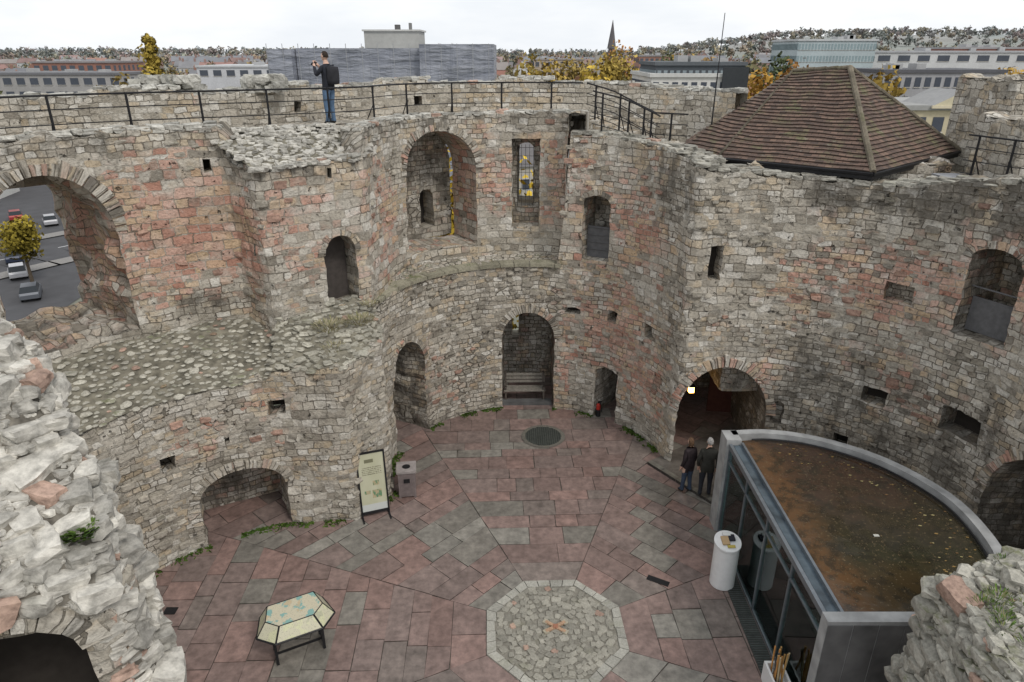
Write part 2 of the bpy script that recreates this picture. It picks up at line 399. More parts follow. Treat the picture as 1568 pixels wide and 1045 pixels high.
def up_zone(s,z):
    p=G(s,z,11.3,7.2,1.8,1.7,1.0)+G(s,z,14.6,7.0,1.6,1.5,.5)+G(s,z,17.5,7.4,1.5,2,.45)+G(s,z,18,6,1.2,1,.35)+G(s,z,22.3,7.5,.9,1.4,.65)+G(s,z,24.5,7.5,.9,1.6,.7)+G(s,z,13.1,6.6,.4,1.2,.4)
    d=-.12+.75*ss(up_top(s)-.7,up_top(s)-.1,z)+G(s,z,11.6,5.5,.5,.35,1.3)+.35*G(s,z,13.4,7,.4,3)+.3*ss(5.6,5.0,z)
    m=.35*ss(5.3,4.8,z)
    return (min(p,1),min(d,1),.05+.3*ss(8.7,9.1,z),m)
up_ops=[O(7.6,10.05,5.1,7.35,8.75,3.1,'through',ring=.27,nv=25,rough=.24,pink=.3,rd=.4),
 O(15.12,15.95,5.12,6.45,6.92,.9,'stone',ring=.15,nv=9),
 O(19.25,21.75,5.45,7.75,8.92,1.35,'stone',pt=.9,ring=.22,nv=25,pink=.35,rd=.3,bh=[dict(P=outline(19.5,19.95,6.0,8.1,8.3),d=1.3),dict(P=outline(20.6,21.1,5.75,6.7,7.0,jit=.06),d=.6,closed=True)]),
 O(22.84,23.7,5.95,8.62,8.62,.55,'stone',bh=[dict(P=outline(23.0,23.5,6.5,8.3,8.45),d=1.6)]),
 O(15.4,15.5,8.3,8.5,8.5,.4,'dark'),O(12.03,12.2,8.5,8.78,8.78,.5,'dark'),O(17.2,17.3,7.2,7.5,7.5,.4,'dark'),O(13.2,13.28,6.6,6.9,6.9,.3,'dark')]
castle=empty("castle_keep")
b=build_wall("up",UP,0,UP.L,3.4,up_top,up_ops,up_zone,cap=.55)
for o in up_ops:
    s0,s1,sp,ap,pt,ring,nv=o['par']
    if ring: voussoirs(b,UP,s0,s1,sp,ap,pt,ring,nv,(.2,))
b.obj("upper_curtain_wall",[STONE,DARK],parent=castle)
low_top=pw([(0,4.0),(9.4,4.02),(9.6,4.25),(13.9,4.4),(14.1,4.93),(20.82,4.95),(20.93,8.87),(22.2,8.84),(24.5,8.62),(26.1,8.36),(27.7,8.21),(29.7,8.11),(31.2,8.38),(32.5,8.6),(38,8.8)])
def low_zone(s,z):
    p=G(s,z,22.8,3.2,1.8,1.6,.7)+G(s,z,23.2,6.5,1.5,1.5,.7)+G(s,z,24,1.5,1,1,.7)+G(s,z,30,5.8,2.4,1.2,.7)+G(s,z,33.5,6.8,1.5,1.3,.8)+G(s,z,31,3.2,1.8,.8,.4)+G(s,z,20.9,1.2,.5,1.5,.5)+G(s,z,17,1.5,1.4,1.2,.4)+G(s,z,8.5,3,1.5,.8,.4)+G(s,z,28.0,2.6,.25,.9,.9)+G(s,z,21.2,7.5,.6,2,.4)+G(s,z,27,4.5,1.5,.8,.15)
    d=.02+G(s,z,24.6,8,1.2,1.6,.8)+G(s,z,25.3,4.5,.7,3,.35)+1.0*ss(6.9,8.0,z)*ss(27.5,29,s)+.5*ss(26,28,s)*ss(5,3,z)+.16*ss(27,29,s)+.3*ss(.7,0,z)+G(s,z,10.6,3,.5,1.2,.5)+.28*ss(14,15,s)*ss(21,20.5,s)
    r=.55 if s<21 else lerp(.2,.5,ss(4.2,3,z)); r=lerp(r,.1,ss(25,25.6,s)*ss(28,27,s)*ss(4.2,5,z)); r=lerp(r,.2,ss(9.2,9.6,s)*ss(14,13.6,s))
    m=(.4*ss(4.3,4.95,z)*ss(14,14.5,s) if s<20.9 else 0)+.35*G(s,z,21.3,5.0,.8,.4)+.4*ss(.25,0,z)
    return (min(p,1),min(d,1),r,m)
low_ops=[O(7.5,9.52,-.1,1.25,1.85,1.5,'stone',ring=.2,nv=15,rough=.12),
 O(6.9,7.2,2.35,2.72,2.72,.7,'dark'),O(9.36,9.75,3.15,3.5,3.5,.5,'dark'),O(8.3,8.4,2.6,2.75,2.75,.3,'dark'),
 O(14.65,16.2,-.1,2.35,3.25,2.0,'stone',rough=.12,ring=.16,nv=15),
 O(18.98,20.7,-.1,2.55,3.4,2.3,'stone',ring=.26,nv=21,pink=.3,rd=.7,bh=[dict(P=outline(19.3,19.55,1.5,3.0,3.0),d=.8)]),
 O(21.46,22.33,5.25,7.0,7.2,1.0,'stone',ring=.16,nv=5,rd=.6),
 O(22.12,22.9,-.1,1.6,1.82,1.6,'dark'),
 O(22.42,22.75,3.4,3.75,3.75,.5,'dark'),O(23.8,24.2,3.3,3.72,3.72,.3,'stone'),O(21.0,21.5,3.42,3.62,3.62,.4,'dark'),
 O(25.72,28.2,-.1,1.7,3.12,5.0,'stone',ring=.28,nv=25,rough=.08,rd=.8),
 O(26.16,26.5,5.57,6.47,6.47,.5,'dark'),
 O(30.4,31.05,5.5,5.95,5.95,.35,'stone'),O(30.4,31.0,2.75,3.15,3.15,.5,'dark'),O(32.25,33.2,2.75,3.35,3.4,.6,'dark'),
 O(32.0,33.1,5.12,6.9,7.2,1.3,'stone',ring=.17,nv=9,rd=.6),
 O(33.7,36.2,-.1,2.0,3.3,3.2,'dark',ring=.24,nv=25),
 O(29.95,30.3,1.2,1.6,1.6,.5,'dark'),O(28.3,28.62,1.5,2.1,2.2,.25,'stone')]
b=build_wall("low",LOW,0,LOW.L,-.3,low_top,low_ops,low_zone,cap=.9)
for o in low_ops:
    s0,s1,sp,ap,pt,ring,nv=o['par']
    if ring: voussoirs(b,LOW,s0,s1,sp,ap,pt,ring,nv,(.15 if s0<25 else .6,))
b.obj("lower_curtain_wall",[STONE,DARK],parent=castle)
its=[]; sp=Spacer(.8)
def clear(ops,s,z,m=.22):
    for o in ops:
        s0,s1,_,ap,_,ring,_=o['par']; zl=min(p[1] for p in o['P'])
        if s0-m-ring<s<s1+m+ring and zl-m<z<ap+m+ring: return False
    return True
for (path,ops,topf,zf,sa,sb,za,n) in [(LOW,low_ops,low_top,low_zone,5,37,.15,5200),(UP,up_ops,up_top,up_zone,1,25,5.1,1500)]:
    for k in range(n):
        s=random.uniform(sa,sb); z=random.uniform(za,topf(s)-.12)
        zz=zf(s,z)
        if nz(s*.9,z*.9,6)+zz[2]*.55<.12 or not clear(ops,s,z): continue
        p=path.at(s);nn=path.nrm(s,.2); L=random.uniform(.13,.34)
        if not sp.ok((p.x,p.y,z),L*.52): continue
        kk=random.uniform(.66,1.12)*(1-.45*max(0,zz[1])); pk_=zz[0]+random.uniform(-.35,.35)
        c=(.50*kk,.46*kk,.39*kk) if pk_<.45 else (.55*kk,.36*kk,.285*kk)
        its.append(((p.x+nn.x*.03,p.y+nn.y*.03,z),(L,.13,L*random.uniform(.38,.6)),math.atan2(-nn.x,nn.y)+random.uniform(-.12,.12),(random.uniform(-.08,.08),random.uniform(-.08,.08)),c))
rocks("bedded_rubble",its,ROCK,BOXY,parent=castle)
# ------------------------------------------------------------------ ledges
def ledge(nm,sa,sb,ua,ub,za,zb_,n,m,dens,size,moss=0,rc=(.36,.345,.28),lump=.05,mat=ROCK,base=BOXY,fl=.42):
    b=B();rows=[];its=[]
    def pos(u,v):
        p=LOW.at(lerp(sa,sb,u));q=UP.at(lerp(ua,ub,u)); n_=UP.nrm(lerp(ua,ub,u)); q=q+n_*.15
        x=lerp(p.x,q.x,v);y=lerp(p.y,q.y,v); return Vector((x,y,lerp(za,zb_,v)+nz(x*2.2,y*2.2,5)*lump*2))
    for i in range(n+1):
        rows.append([b.vert(pos(i/n,j/m),(i*.2,j*.2),(0,.1,1,.15+moss)) for j in range(m+1)])
    for a,c in zip(rows,rows[1:]):
        for j in range(m): b.face((a[j],c[j],c[j+1],a[j+1]))
    b.obj(nm+"_bed",[STONE if not dens else MORT],smooth=True,parent=castle)
    sp=Spacer(size*2.2)
    for k in range(dens):
        u,v=random.random(),random.random(); p=pos(u,v); s=size*math.exp(random.gauss(0,.26))
        if not sp.ok(p,s*.5): continue
        its.append(((p.x,p.y,p.z-.01),(s*1.3,s*1.05,s*fl),random.uniform(0,6.3),(random.uniform(-.12,.12),random.uniform(-.12,.12)),rcol(rc,.22,.04)))
    if its: rocks(nm+"_cobbles",its,mat,base,parent=castle)
ledge("left_ledge",.0,9.6,0,13.8,4.03,4.95,60,8,16000,.15,rc=(.52,.50,.43),mat=ROCKM,base=ROUND,fl=.38,lump=.04)
ledge("pier_weathering",9.5,13.98,13.8,16.5,4.28,5.2,24,8,5000,.15,moss=.1,rc=(.48,.46,.39),lump=.08)
ledge("far_ledge",13.98,20.9,16.5,24.9,4.96,5.08,50,4,0,.10,moss=.0,lump=.02)
b=B(); s=14.05
while s<20.8:
    L=random.uniform(.4,.8); e=min(s+L,20.85); g=random.uniform(.8,1.1)
    r=[]
    for t in (s+.01,(s+e)/2,e-.01):
        p=LOW.at(t);n=LOW.nrm(t,.2); r.append([Vector((p.x-n.x*.05,p.y-n.y*.05,4.9)),Vector((p.x-n.x*.05,p.y-n.y*.05,5.0)),Vector((p.x+n.x*.36,p.y+n.y*.36,5.02))])
    for a,c in zip(r,r[1:]):
        cc=(.36*g,.34*g,.26*g)
        b.quad([a[0],c[0],c[1],a[1]],cc); b.quad([a[1],c[1],c[2],a[2]],cc)
    s=e
b.obj("ledge_lip",[ROCKM],parent=castle)
its=[]
def coping(path,s0,s1,topf,offs,size,z_off=.02,dens=1.0,cc=(.44,.42,.37)):
    for off in offs:
        s=s0
        while s<s1:
            L=size*random.uniform(.7,1.6); p=path.at(s+L/2); n=path.nrm(s+L/2,.25)
            z=topf(s)+z_off+random.uniform(-.03,.03)
            if random.random()<dens:
                its.append(((p.x+n.x*off,p.y+n.y*off,z),(L,size*random.uniform(.8,1.1),size*random.uniform(.35,.55)),math.atan2(-n.x,n.y)+random.uniform(-.1,.1),(random.uniform(-.1,.1),random.uniform(-.1,.1)),rcol(cc,.3,.04)))
            s+=L*1.02
cw=(.50,.485,.44)
coping(UP,0,12.4,up_top,[.13,.40],.25,cc=cw); coping(UP,16.5,24.9,up_top,[.13,.40],.24,cc=cw)
coping(LOW,21,37.5,low_top,[.13,.40,.67],.26,cc=(.38,.365,.32)); coping(UP,12.6,16.3,up_top,[.1],.22,z_off=0,cc=cw)
pt=[(-6.75,15.9),(-5.6,15.2),(-3.62,16.8),(-3.5,18.3),(-4.9,18.1),(-6.9,16.9)]
def tri_fill(b,pts3,z=(0,.3,1,.2),uvsc=1,mi=0,c=(1,1,1)):
    tr=tessellate_polygon([[Vector(p) for p in pts3]]); i0=[b.vert(p,(p[0]*uvsc,p[1]*uvsc),z,c) for p in pts3]
    for t in tr:
        f=[i0[k] for k in t]; a,bb,c_=[Vector(pts3[k]) for k in t]
        if (bb-a).cross(c_-a).z<0: f=f[::-1]
        b.face(f,mi)
def pz(x,y):
    d=((x+4.6)*(-.63)+(y-16.0)*.78); return 8.62+.42*max(0,d)
b=B(); tri_fill(b,[(x,y,min(9.3,pz(x,y))) for x,y in pt]); b.obj("pier_roof_bed",[MORT],parent=castle)
sp=Spacer(.4)
for k in range(5000):
    x,y=random.uniform(-6.9,-3.5),random.uniform(15.2,18.3)
    if inpoly(x,y,pt):
        s=.16*math.exp(random.gauss(0,.3)); p=(x,y,min(9.3,pz(x,y))+.01)
        if sp.ok(p,s*.48): its.append((p,(s*1.35,s,s*.5),random.uniform(0,6.3),(random.uniform(-.2,.2),random.uniform(-.2,.2)),rcol((.54,.52,.47),.25,0)))
rocks("coping_stones",its,ROCK,BOXY,parent=castle)
# ------------------------------------------------------------------ wall-walk and outer parapet
OUT=Path(arc(-4.2,9.4,9.2,215,112,30)+arc(.5,16.3,7.6,150,38,30))
b=B()
poly=[(UP.at(s)+UP.nrm(s,.3)*.45) for s in np.arange(0,12.3,.3)]+[Vector((-6.9,16.8)),Vector((-4.9,18.0)),Vector((-3.7,18.4))]+[(UP.at(s)+UP.nrm(s,.3)*.3) for s in np.arange(18.6,24.7,.3)]+[Vector((2.0,20.6)),Vector((2.6,21.9)),Vector((3.1,23.4))]+[Vector(OUT.at(s)) for s in np.arange(OUT.L-5,0,-.3)]
tri_fill(b,[(p.x,p.y,9.18) for p in poly],z=(0,.1,1,.1))
lowp=[LOW.at(s)+LOW.nrm(s,.3)*.6 for s in np.arange(20.95,25.4,.3)]
tri_fill(b,[(1.6,20.2,8.42)]+[(p.x,p.y,8.42) for p in lowp]+[(6.4,19.0,8.42),(6.9,20.6,8.42),(5.2,22.6,8.42),(2.9,23.6,8.42),(2.2,21.5,8.42)],z=(0,.2,1,.1))
for k in range(5):
    z1=9.16-.15*k; T=Matrix.Translation((2.15+.3*k,20.85-.02*k,0))@Matrix.Rotation(-.35,4,'Z'); b.box(0,.3,-.1,2.4,8.0,z1,mat=T)
RO=Path([(4.3,17.2)]+arc(5.6,11.7,5.9,98,-25,20))
pr=[Vector(RO.at(s)) for s in np.arange(0,RO.L,.4)]+[Vector(p) for p in arc(5.6,11.7,9.5,-25,98,20)]
tri_fill(b,[(p.x,p.y,8.05) for p in pr],z=(0,.4,1,.2))
b.obj("wall_walk",[STONE],parent=castle)
par_top=lambda s: 10.1+.14*(nz(s*.5,3,3)>.12)-.04-.12*ss(OUT.L-4,OUT.L-2,s)
def par_zone(s,z): return (.0,.1+.3*ss(9.9,10.1,z),.35,.05)
b=build_wall("parapet",OUT,0,OUT.L,8.2,par_top,[O(s,s+.28,9.45,9.75,9.75,.35,'dark') for s in (11.3,19.2,23.4)],par_zone,cap=.6,capdrop=1.2,disp=.04,ragged=.05)
b.obj("outer_parapet",[STONE,DARK],parent=castle)
its=[]; coping(OUT,0,OUT.L,par_top,[.15,.45],.28,cc=(.50,.49,.45))
for (cx,cy,w) in [(-8.6,18.2,1.6),(-6.6,19.4,.9)]:
    for k in range(40): its.append(((cx+random.uniform(-w/2,w/2),cy+random.uniform(-.25,.25),10.1+random.uniform(0,.3)),(.33,.28,.2),random.uniform(0,6),(0,.1),rcol((.48,.47,.43),.2,0)))
rocks("parapet_stones",its,ROCK,BOXY,parent=castle)
def stone_block(name,x0,x1,y0,y1,z0,z1,zone=(.0,.4,.1,.1),parent=castle):
    P=Path([(x0,y1),(x0,y0),(x1,y0),(x1,y1)])
    b=build_wall(name,P,0,P.L,z0,lambda s:z1,[],lambda s,z:zone,disp=.04,cap=.5,step=.25,ragged=.08)
    b.quad([(x0,y0,z1-.02),(x1,y0,z1-.02),(x1,y1,z1-.02),(x0,y1,z1-.02)],z=zone); return b.obj(name,[STONE,DARK],parent=parent)
stone_block("turret_main",12.4,16.5,18.0,20.3,6,10.4)
stone_block("turret_step",11.5,16,15.9,17.6,6,9.6)
stone_block("turret_low",12.6,16,14.8,15.85,6,9.2)
b=B(); b.box(12.1,12.6,15.84,15.9,8.5,9.2); b.obj("turret_window",[DARK],parent=castle)
stone_block("forebuilding_wall",6.0,11.2,17.6,22.8,2,8.42,zone=(.1,.4,.2,.1))
# ------------------------------------------------------------------ chapel roof
m,nt,bb=newmat("clay_tiles")
uv=N(nt,"ShaderNodeUVMap",uv_map="UVMap").outputs[0]
br=N(nt,"ShaderNodeTexBrick",{"Vector":uv,"Color1":(0,0,0),"Color2":(1,1,1),"Mortar":(.2,.2,.2),"Scale":1.0,"Mortar Size":.006,"Bias":0.0,"Brick Width":.17,"Row Height":.125})
c=RAMP(nt,br.outputs["Color"],[(0,(.066,.045,.036)),(.5,(.115,.073,.056)),(1,(.17,.108,.08))])
c=MIX(nt,SM(nt,NOI(nt,uv,1.3,5,.7),.50,.66,0,.75),c,(.13,.135,.06)); c=MIX(nt,SM(nt,NOI(nt,VM(nt,"ADD",uv,(5,5,0)),5,5,.7),.6,.70,0,.55),c,(.30,.28,.23))
c=MIX(nt,M(nt,"MULTIPLY",br.outputs["Fac"],.8),c,(.02,.018,.015))
setin(nt,bb.inputs["Base Color"],c); bb.inputs["Roughness"].default_value=.85
bp=N(nt,"ShaderNodeBump",{"Strength":.8,"Distance":.02,"Height":M(nt,"SUBTRACT",br.outputs["Color"],M(nt,"MULTIPLY",br.outputs["Fac"],1.0))}); setin(nt,bb.inputs["Normal"],bp.outputs[0])
TILE=m
Ev=[Vector(p) for p in [(4.7,19.8,8.5),(5.4,18.35,8.47),(8.4,16.15,8.42),(12.35,19.4,8.5),(9.9,23.8,8.5),(6.0,23.3,8.5)]]
a1=Vector((8.15,21.3,10.5));a2=Vector((9.2,20.0,10.6))
roof=empty("tiled_chapel_roof")
b=B()
def roofface(e0,e1,r1,r0):
    rows=26; H=((r0+r1)/2-(e0+e1)/2).length; nrm=(e1-e0).cross(r0-e0).normalized()
    if nrm.z<0: nrm=-nrm
    cols=20; xd=(e1-e0).normalized()
    for j in range(rows):
        t0=j/rows;t1=(j+1)/rows
        for i in range(cols):
            P=[]
            for (t,u,lift) in [(t0,i/cols,.035),(t0,(i+1)/cols,.035),(t1,(i+1)/cols,.0),(t1,i/cols,.0)]:
                q=e0.lerp(e1,u).lerp(r0.lerp(r1,u),t); q=q+nrm*(lift+nz(q.x*1.5,q.y*1.5,2)*.05); P.append(q)
            uvs=[((q-e0).dot(xd),(t)*H) for q,t in zip(P,(t0,t0,t1,t1))]
            b.quad(P,uvs=uvs)
            dn=[P[0]-nrm*.035,P[1]-nrm*.035]; b.quad([dn[0],dn[1],P[1],P[0]],uvs=[(0,0),(.1,0),(.1,.02),(0,.02)])
roofface(Ev[0],Ev[1],a1,a1); roofface(Ev[1],Ev[2],a2,a1); roofface(Ev[2],Ev[3],a2,a2); roofface(Ev[3],Ev[4],a1,a2); roofface(Ev[4],Ev[5],a1,a1); roofface(Ev[5],Ev[0],a1,a1)
b.obj("tiles",[TILE],parent=roof)
b=B()
for e,r,w_ in [(Ev[2],a2,1),(Ev[3],a2,.8),(a1,a2,.8),(Ev[1],a1,.45)]:
    n=max(2,int((r-e).length/.32))
    for k in range(n):
        g=random.uniform(.7,1.2)*(.6 if w_<.5 else 1)
        b.tube(e.lerp(r,k/n)+Vector((0,0,.02)),e.lerp(r,(k+.97)/n)+Vector((0,0,.035)),.075*w_,8,c=(.19*g,.165*g,.125*g))
b.obj("hip_tiles",[ROCK],parent=roof)
b=B()
for p,q in zip(Ev,Ev[1:]+Ev[:1]):
    b.quad([p-Vector((0,0,.16)),q-Vector((0,0,.16)),q,p]); b.tube(p+Vector((0,0,-.03)),q+Vector((0,0,-.03)),.05,6)
b.face([b.vert(p-Vector((0,0,.14))) for p in Ev]); b.obj("eaves_gutter",[IRON],parent=roof)
LEAD=plain("lead_flashing",(.33,.34,.36),.5,.2)
b=B(); b.box(9.0,10.6,15.9,16.5,8.08,8.16); b.box(10.4,11.0,16.3,17.2,8.07,8.25); b.obj("lead_sheet",[LEAD],parent=roof)
# ------------------------------------------------------------------ courtyard floor
b=B(); n=64; b.face([b.vert((.9+13*math.cos(2*math.pi*k/n),10.7+13*math.sin(2*math.pi*k/n),-.02)) for k in range(n)]); b.obj("courtyard_bed",[plain("paving_joint",(.12,.105,.09),.95,var=.3)])
b=B(); cx,cy=.9,10.67; th0=math.radians(2)
def slabcol(x,y):
    r=random.random()+nz(x*.35,y*.35,8)*.45; k=random.uniform(.87,1.13)*1.2
    if r<.72: c=random.choice([(.218,.155,.138),(.228,.153,.134),(.205,.147,.131),(.20,.152,.137)])
    elif r<.82: c=(.192,.158,.141)
    elif r<1.0: c=(.198,.183,.160)
    else: c=(.228,.215,.19)
    return tuple(x*k for x in c)
def add_slab(q,c,g=.007):
    ct=sum(q,Vector((0,0)))/4; z=random.uniform(-.004,.004); tx,ty=random.uniform(-.006,.006),random.uniform(-.006,.006)
    P=[]
    for v in q:
        d=ct-v; v2=v+d.normalized()*g*1.6+Vector((random.uniform(-1,1),random.uniform(-1,1)))*.009; P.append(Vector((v2.x,v2.y,z+tx*(v2.x-ct.x)+ty*(v2.y-ct.y))))
    b.quad(P,c)
    for i in range(4):
        j=(i+1)%4; b.quad([P[i]-Vector((0,0,.03)),P[j]-Vector((0,0,.03)),P[j],P[i]],tuple(x*.5 for x in c))
for k in range(8):
    a=math.radians(90+45*k)+th0; d=Vector((math.cos(a),math.sin(a))); t=Vector((d.y,-d.x)); r=1.42
    while r<12:
        h=random.choice([.40,.48,.56,.64,.72]); r1=r+h; tn=math.tan(math.radians(22.5)); w0=r*tn;w1=r1*tn
        x=-w0
        cuts=[-1.0]
        while x<w0:
            x+=random.uniform(.45,1.15)
            if x<w0-.35: cuts.append(x/w0)
        cuts.append(1.0)
        for u0,u1 in zip(cuts,cuts[1:]):
            def X(u,w): return u*w0 if abs(u)<1 else u*w
            q=[Vector((cx,cy))+d*r+t*X(u0,w0),Vector((cx,cy))+d*r+t*X(u1,w0),Vector((cx,cy))+d*r1+t*X(u1,w1),Vector((cx,cy))+d*r1+t*X(u0,w1)]
            add_slab(q[::-1],slabcol(q[0].x,q[0].y))
        r=r1
b.obj("courtyard_paving",[PAVE])
oc=empty("cobbled_octagon"); b=B(); R=1.42/math.cos(math.radians(22.5))
cor=[Vector((cx+R*math.cos(th0+math.radians(22.5+45*k)),cy+R*math.sin(th0+math.radians(22.5+45*k)),0)) for k in range(8)]
C0=Vector((cx,cy,0))
b.face([b.vert(C0+(p-C0)*.9+Vector((0,0,.006)),c=(.25,.235,.20)) for p in cor])
for k in range(8):
    p,q=cor[k],cor[(k+1)%8]; m_=4
    for i in range(m_):
        o0=p.lerp(q,i/m_+.008);o1=p.lerp(q,(i+1)/m_-.008); f=random.uniform(.86,.89)
        i0=C0+(o0-C0)*f;i1=C0+(o1-C0)*f; g=random.uniform(.8,1.1); c=(.42*g,.41*g,.365*g)
        up=Vector((0,0,.035)); b.quad([o0+up,o1+up,i1+up,i0+up],c)
        b.quad([o1+up,o0+up,o0-up,o1-up],c); b.quad([i0+up,i1+up,i1-up,i0-up],c); b.quad([o0+up,i0+up,i0-up,o0-up],c); b.quad([i1+up,o1+up,o1-up,i1-up],c)
b.obj("border",[COBBLE],parent=oc)
its=[]; sp=Spacer(.4)
for _ in range(14000):
    a=random.uniform(0,6.283);r=1.3*math.sqrt(random.random()); x,y=r*math.cos(a),r*math.sin(a)
    if max(x*math.cos(th0+math.pi/4*k)+y*math.sin(th0+math.pi/4*k) for k in range(8))>1.18: continue
    s=random.uniform(.09,.18)
    if sp.ok((x,y,0),s*.5): its.append(((cx+x,cy+y,.008),(s*random.uniform(1,1.3),s,.05),math.atan2(y,x)+1.57+random.uniform(-.5,.5),(random.uniform(-.06,.06),random.uniform(-.06,.06)),rcol((.33,.315,.27),.22,.03)))
rocks("cobbles",its,COBBLE,BOXY,parent=oc)
b=B()
for a in (.55,-.6):
    T=Matrix.Translation((cx,cy+.05,.035))@Matrix.Rotation(a,4,'Z'); b.box(-.24,.24,-.035,.035,0,.035,(.5,.33,.22),mat=T)
    for e in (-.24,.24): b.box(e-.05,e+.05,-.055,.055,0,.03,(.46,.42,.33),mat=T)
b.box(-.05,.05,-.05,.05,.0,.045,(.42,.2,.13),mat=Matrix.Translation((cx,cy+.05,.035))); b.obj("cross_marker",[COBBLE],parent=oc)
dr=empty("round_drain_grate",(.97,18.4,0)); b=B(); n=40
for k in range(n):
    a,c_=2*math.pi*k/n,2*math.pi*(k+1)/n
    for (r0,r1,z,cc) in [(.55,.68,.02,(.16,.15,.13))]:
        b.quad([(r0*math.cos(a),r0*math.sin(a),z),(r1*math.cos(a),r1*math.sin(a),z),(r1*math.cos(c_),r1*math.sin(c_),z),(r0*math.cos(c_),r0*math.sin(c_),z)],cc)
b.obj("rim",[COBBLE],parent=dr); b=B(); b.face([b.vert((.56*math.cos(2*math.pi*k/n),.56*math.sin(2*math.pi*k/n),.012)) for k in range(n)]); b.obj("sump",[DARK],parent=dr)
b=B()
for k in range(-8,9):
    x=k*.066; L=math.sqrt(max(0,.56**2-x*x)); b.box(x-.012,x+.012,-L,L,.014,.032); b.box(-L,L,x-.012,x+.012,.014,.03)
b.obj("grid",[plain("weathered_iron",(.07,.078,.07),.7,.2)],parent=dr)
b=B(); b.box(-.25,.25,-.08,.08,.006,.016,mat=Matrix.Translation((3.3,12.1,0))@Matrix.Rotation(-.5,4,'Z')); b.obj("small_drain_grate",[IRON])
b=B(); b.box(-.13,.13,-.1,.1,.006,.014,mat=Matrix.Translation((-7.3,11.2,0))); b.obj("small_drain_grate",[IRON])
b=B()
P0,P1=Vector((4.05,16.95,0)),Vector((5.6,14.75,0)); d=(P1-P0).normalized(); n_=Vector((-d.y,d.x,0))
b.quad([P0+Vector((0,0,.07)),P1+Vector((0,0,.07)),P1+n_*4.2+Vector((0,0,.07)),P0+n_*4.2+Vector((0,0,.07))],(.15,.135,.12))
for k in range(5):
    a=P0.lerp(P1,k/5+.004);c_=P0.lerp(P1,(k+1)/5-.004); g=random.uniform(.8,1.1); U=Vector((0,0,.085)); o=-n_*.16
    b.quad([a+o+U,c_+o+U,c_+U,a+U],(.22*g,.21*g,.18*g)); b.quad([a+o,c_+o,c_+o+U,a+o+U],(.06,.055,.05))
b.obj("gate_threshold_step",[PAVE])
# ------------------------------------------------------------------ railing
def railing(name,pts,h=1.0,rails=(.12,.42,.72,1.0),spacing=1.5,z=9.18):
    P=Path([(p[0],p[1]) for p in pts]); zs=pw([(P.c[i],pts[i][2] if len(pts[i])>2 else z) for i in range(len(pts))])
    b=B()
    n=int(P.L/.4); pp=[(P.at(P.L*k/n),zs(P.L*k/n)) for k in range(n+1)]
    for r in rails:
        for (p,z0),(q,z1) in zip(pp,pp[1:]): b.tube((p.x,p.y,z0+r*h),(q.x,q.y,z1+r*h),.022 if r==1 else .012,6)
    s=.3
    while s<P.L:
        p=P.at(s); z0=zs(s); b.tube((p.x,p.y,z0-.1),(p.x,p.y,z0+h+.02),.028,6)
        nn=P.nrm(s); b.tube((p.x,p.y,z0+.55),(p.x+nn.x*.3,p.y+nn.y*.3,z0),.015,5); s+=spacing
    return b.obj(name,[IRON])
railing("walkway_railing",[tuple(p) for p in arc(-4.2,9.4,7.5,215,116,16,7.9)]+catmull([(-6.9,16.9),(-5.2,17.9),(-4.0,18.8),(-3.4,20.2),(-2.3,21.3),(-.7,21.75),(.9,21.75),(2.1,21.5)],4))
railing("stair_railing",[(2.2,21.4,9.18),(2.9,21.0,9.0),(4.0,20.1,8.45),(4.9,19.9,8.42)],spacing=.8)
railing("stair_railing",[(2.3,20.6,9.0),(3.2,20.2,8.8),(4.0,19.3,8.42)],spacing=.8)
railing("turret_railing",[(10.9,16.9,8.2),(11.3,15.5,8.2),(12.4,14.3,8.3)],spacing=.9)
b=B(); b.tube((5.75,20.6,8.0),(5.8,20.6,12.0),.025,6,r2=.01); b.obj("flag_pole",[IRON])
def place_on(path,s,d): p=path.at(s);n=path.nrm(s,.3); return Matrix.Translation((p.x+n.x*d,p.y+n.y*d,0))@Matrix.Rotation(math.atan2(-n.x,n.y),4,'Z')
b=B()
T=place_on(LOW,21.9,.35); b.box(-.42,.42,0,.03,5.25,6.2,mat=T)
for k in range(4): b.tube(T@Vector((-.42,-.03,5.5+k*.22)),T@Vector((.42,-.03,5.5+k*.22)),.012,5)
b.obj("window_guard",[BOARD])
b=B(); T=place_on(LOW,32.55,.4); b.box(-.53,.53,0,.03,5.15,5.95,mat=T)
b.tube(T@Vector((-.55,-.1,6.2)),T@Vector((.55,-.1,6.2)),.02,6); b.obj("window_guard",[BOARD])
b=B(); T=place_on(UP,15.53,.6); b.box(-.41,.41,0,.04,5.1,6.9,mat=T); b.obj("wall_door",[plain("oak_door",(.07,.06,.055),.8)])
b=B(); T=place_on(UP,23.25,.5)
for k in range(5): b.tube(T@Vector((-.25+k*.125,0,6.5)),T@Vector((-.25+k*.125,0,8.4)),.008,4)
for k in range(8): b.tube(T@Vector((-.25,0,6.55+k*.25)),T@Vector((.25,0,6.55+k*.25)),.008,4)
b.obj("window_grille",[IRON])
be=empty("wooden_bench",(0,0,0)); T=place_on(LOW,19.75,.35); b=B()
for k in range(3): b.box(-.7,.7,-.1+k*.14,.02+k*.14,.43,.47,mat=T)
for k in range(3): b.box(-.7,.7,.36,.39,.55+k*.13,.64+k*.13,mat=T)
b.obj("slats",[plain("weathered_teak",(.24,.22,.19),.8,var=.2,scale=14)],parent=be); b=B()
for x in (-.66,.62): b.box(x,x+.05,-.08,-.03,0,.6,mat=T); b.box(x,x+.05,.32,.37,0,.98,mat=T); b.box(x,x+.05,-.1,.37,.56,.6,mat=T)
b.obj("frame",[WOOD],parent=be)
b=B(); b.box(-.9,.9,-.28,.0,.0,.11,mat=T); b.obj("arch_doorstep",[CONCD])
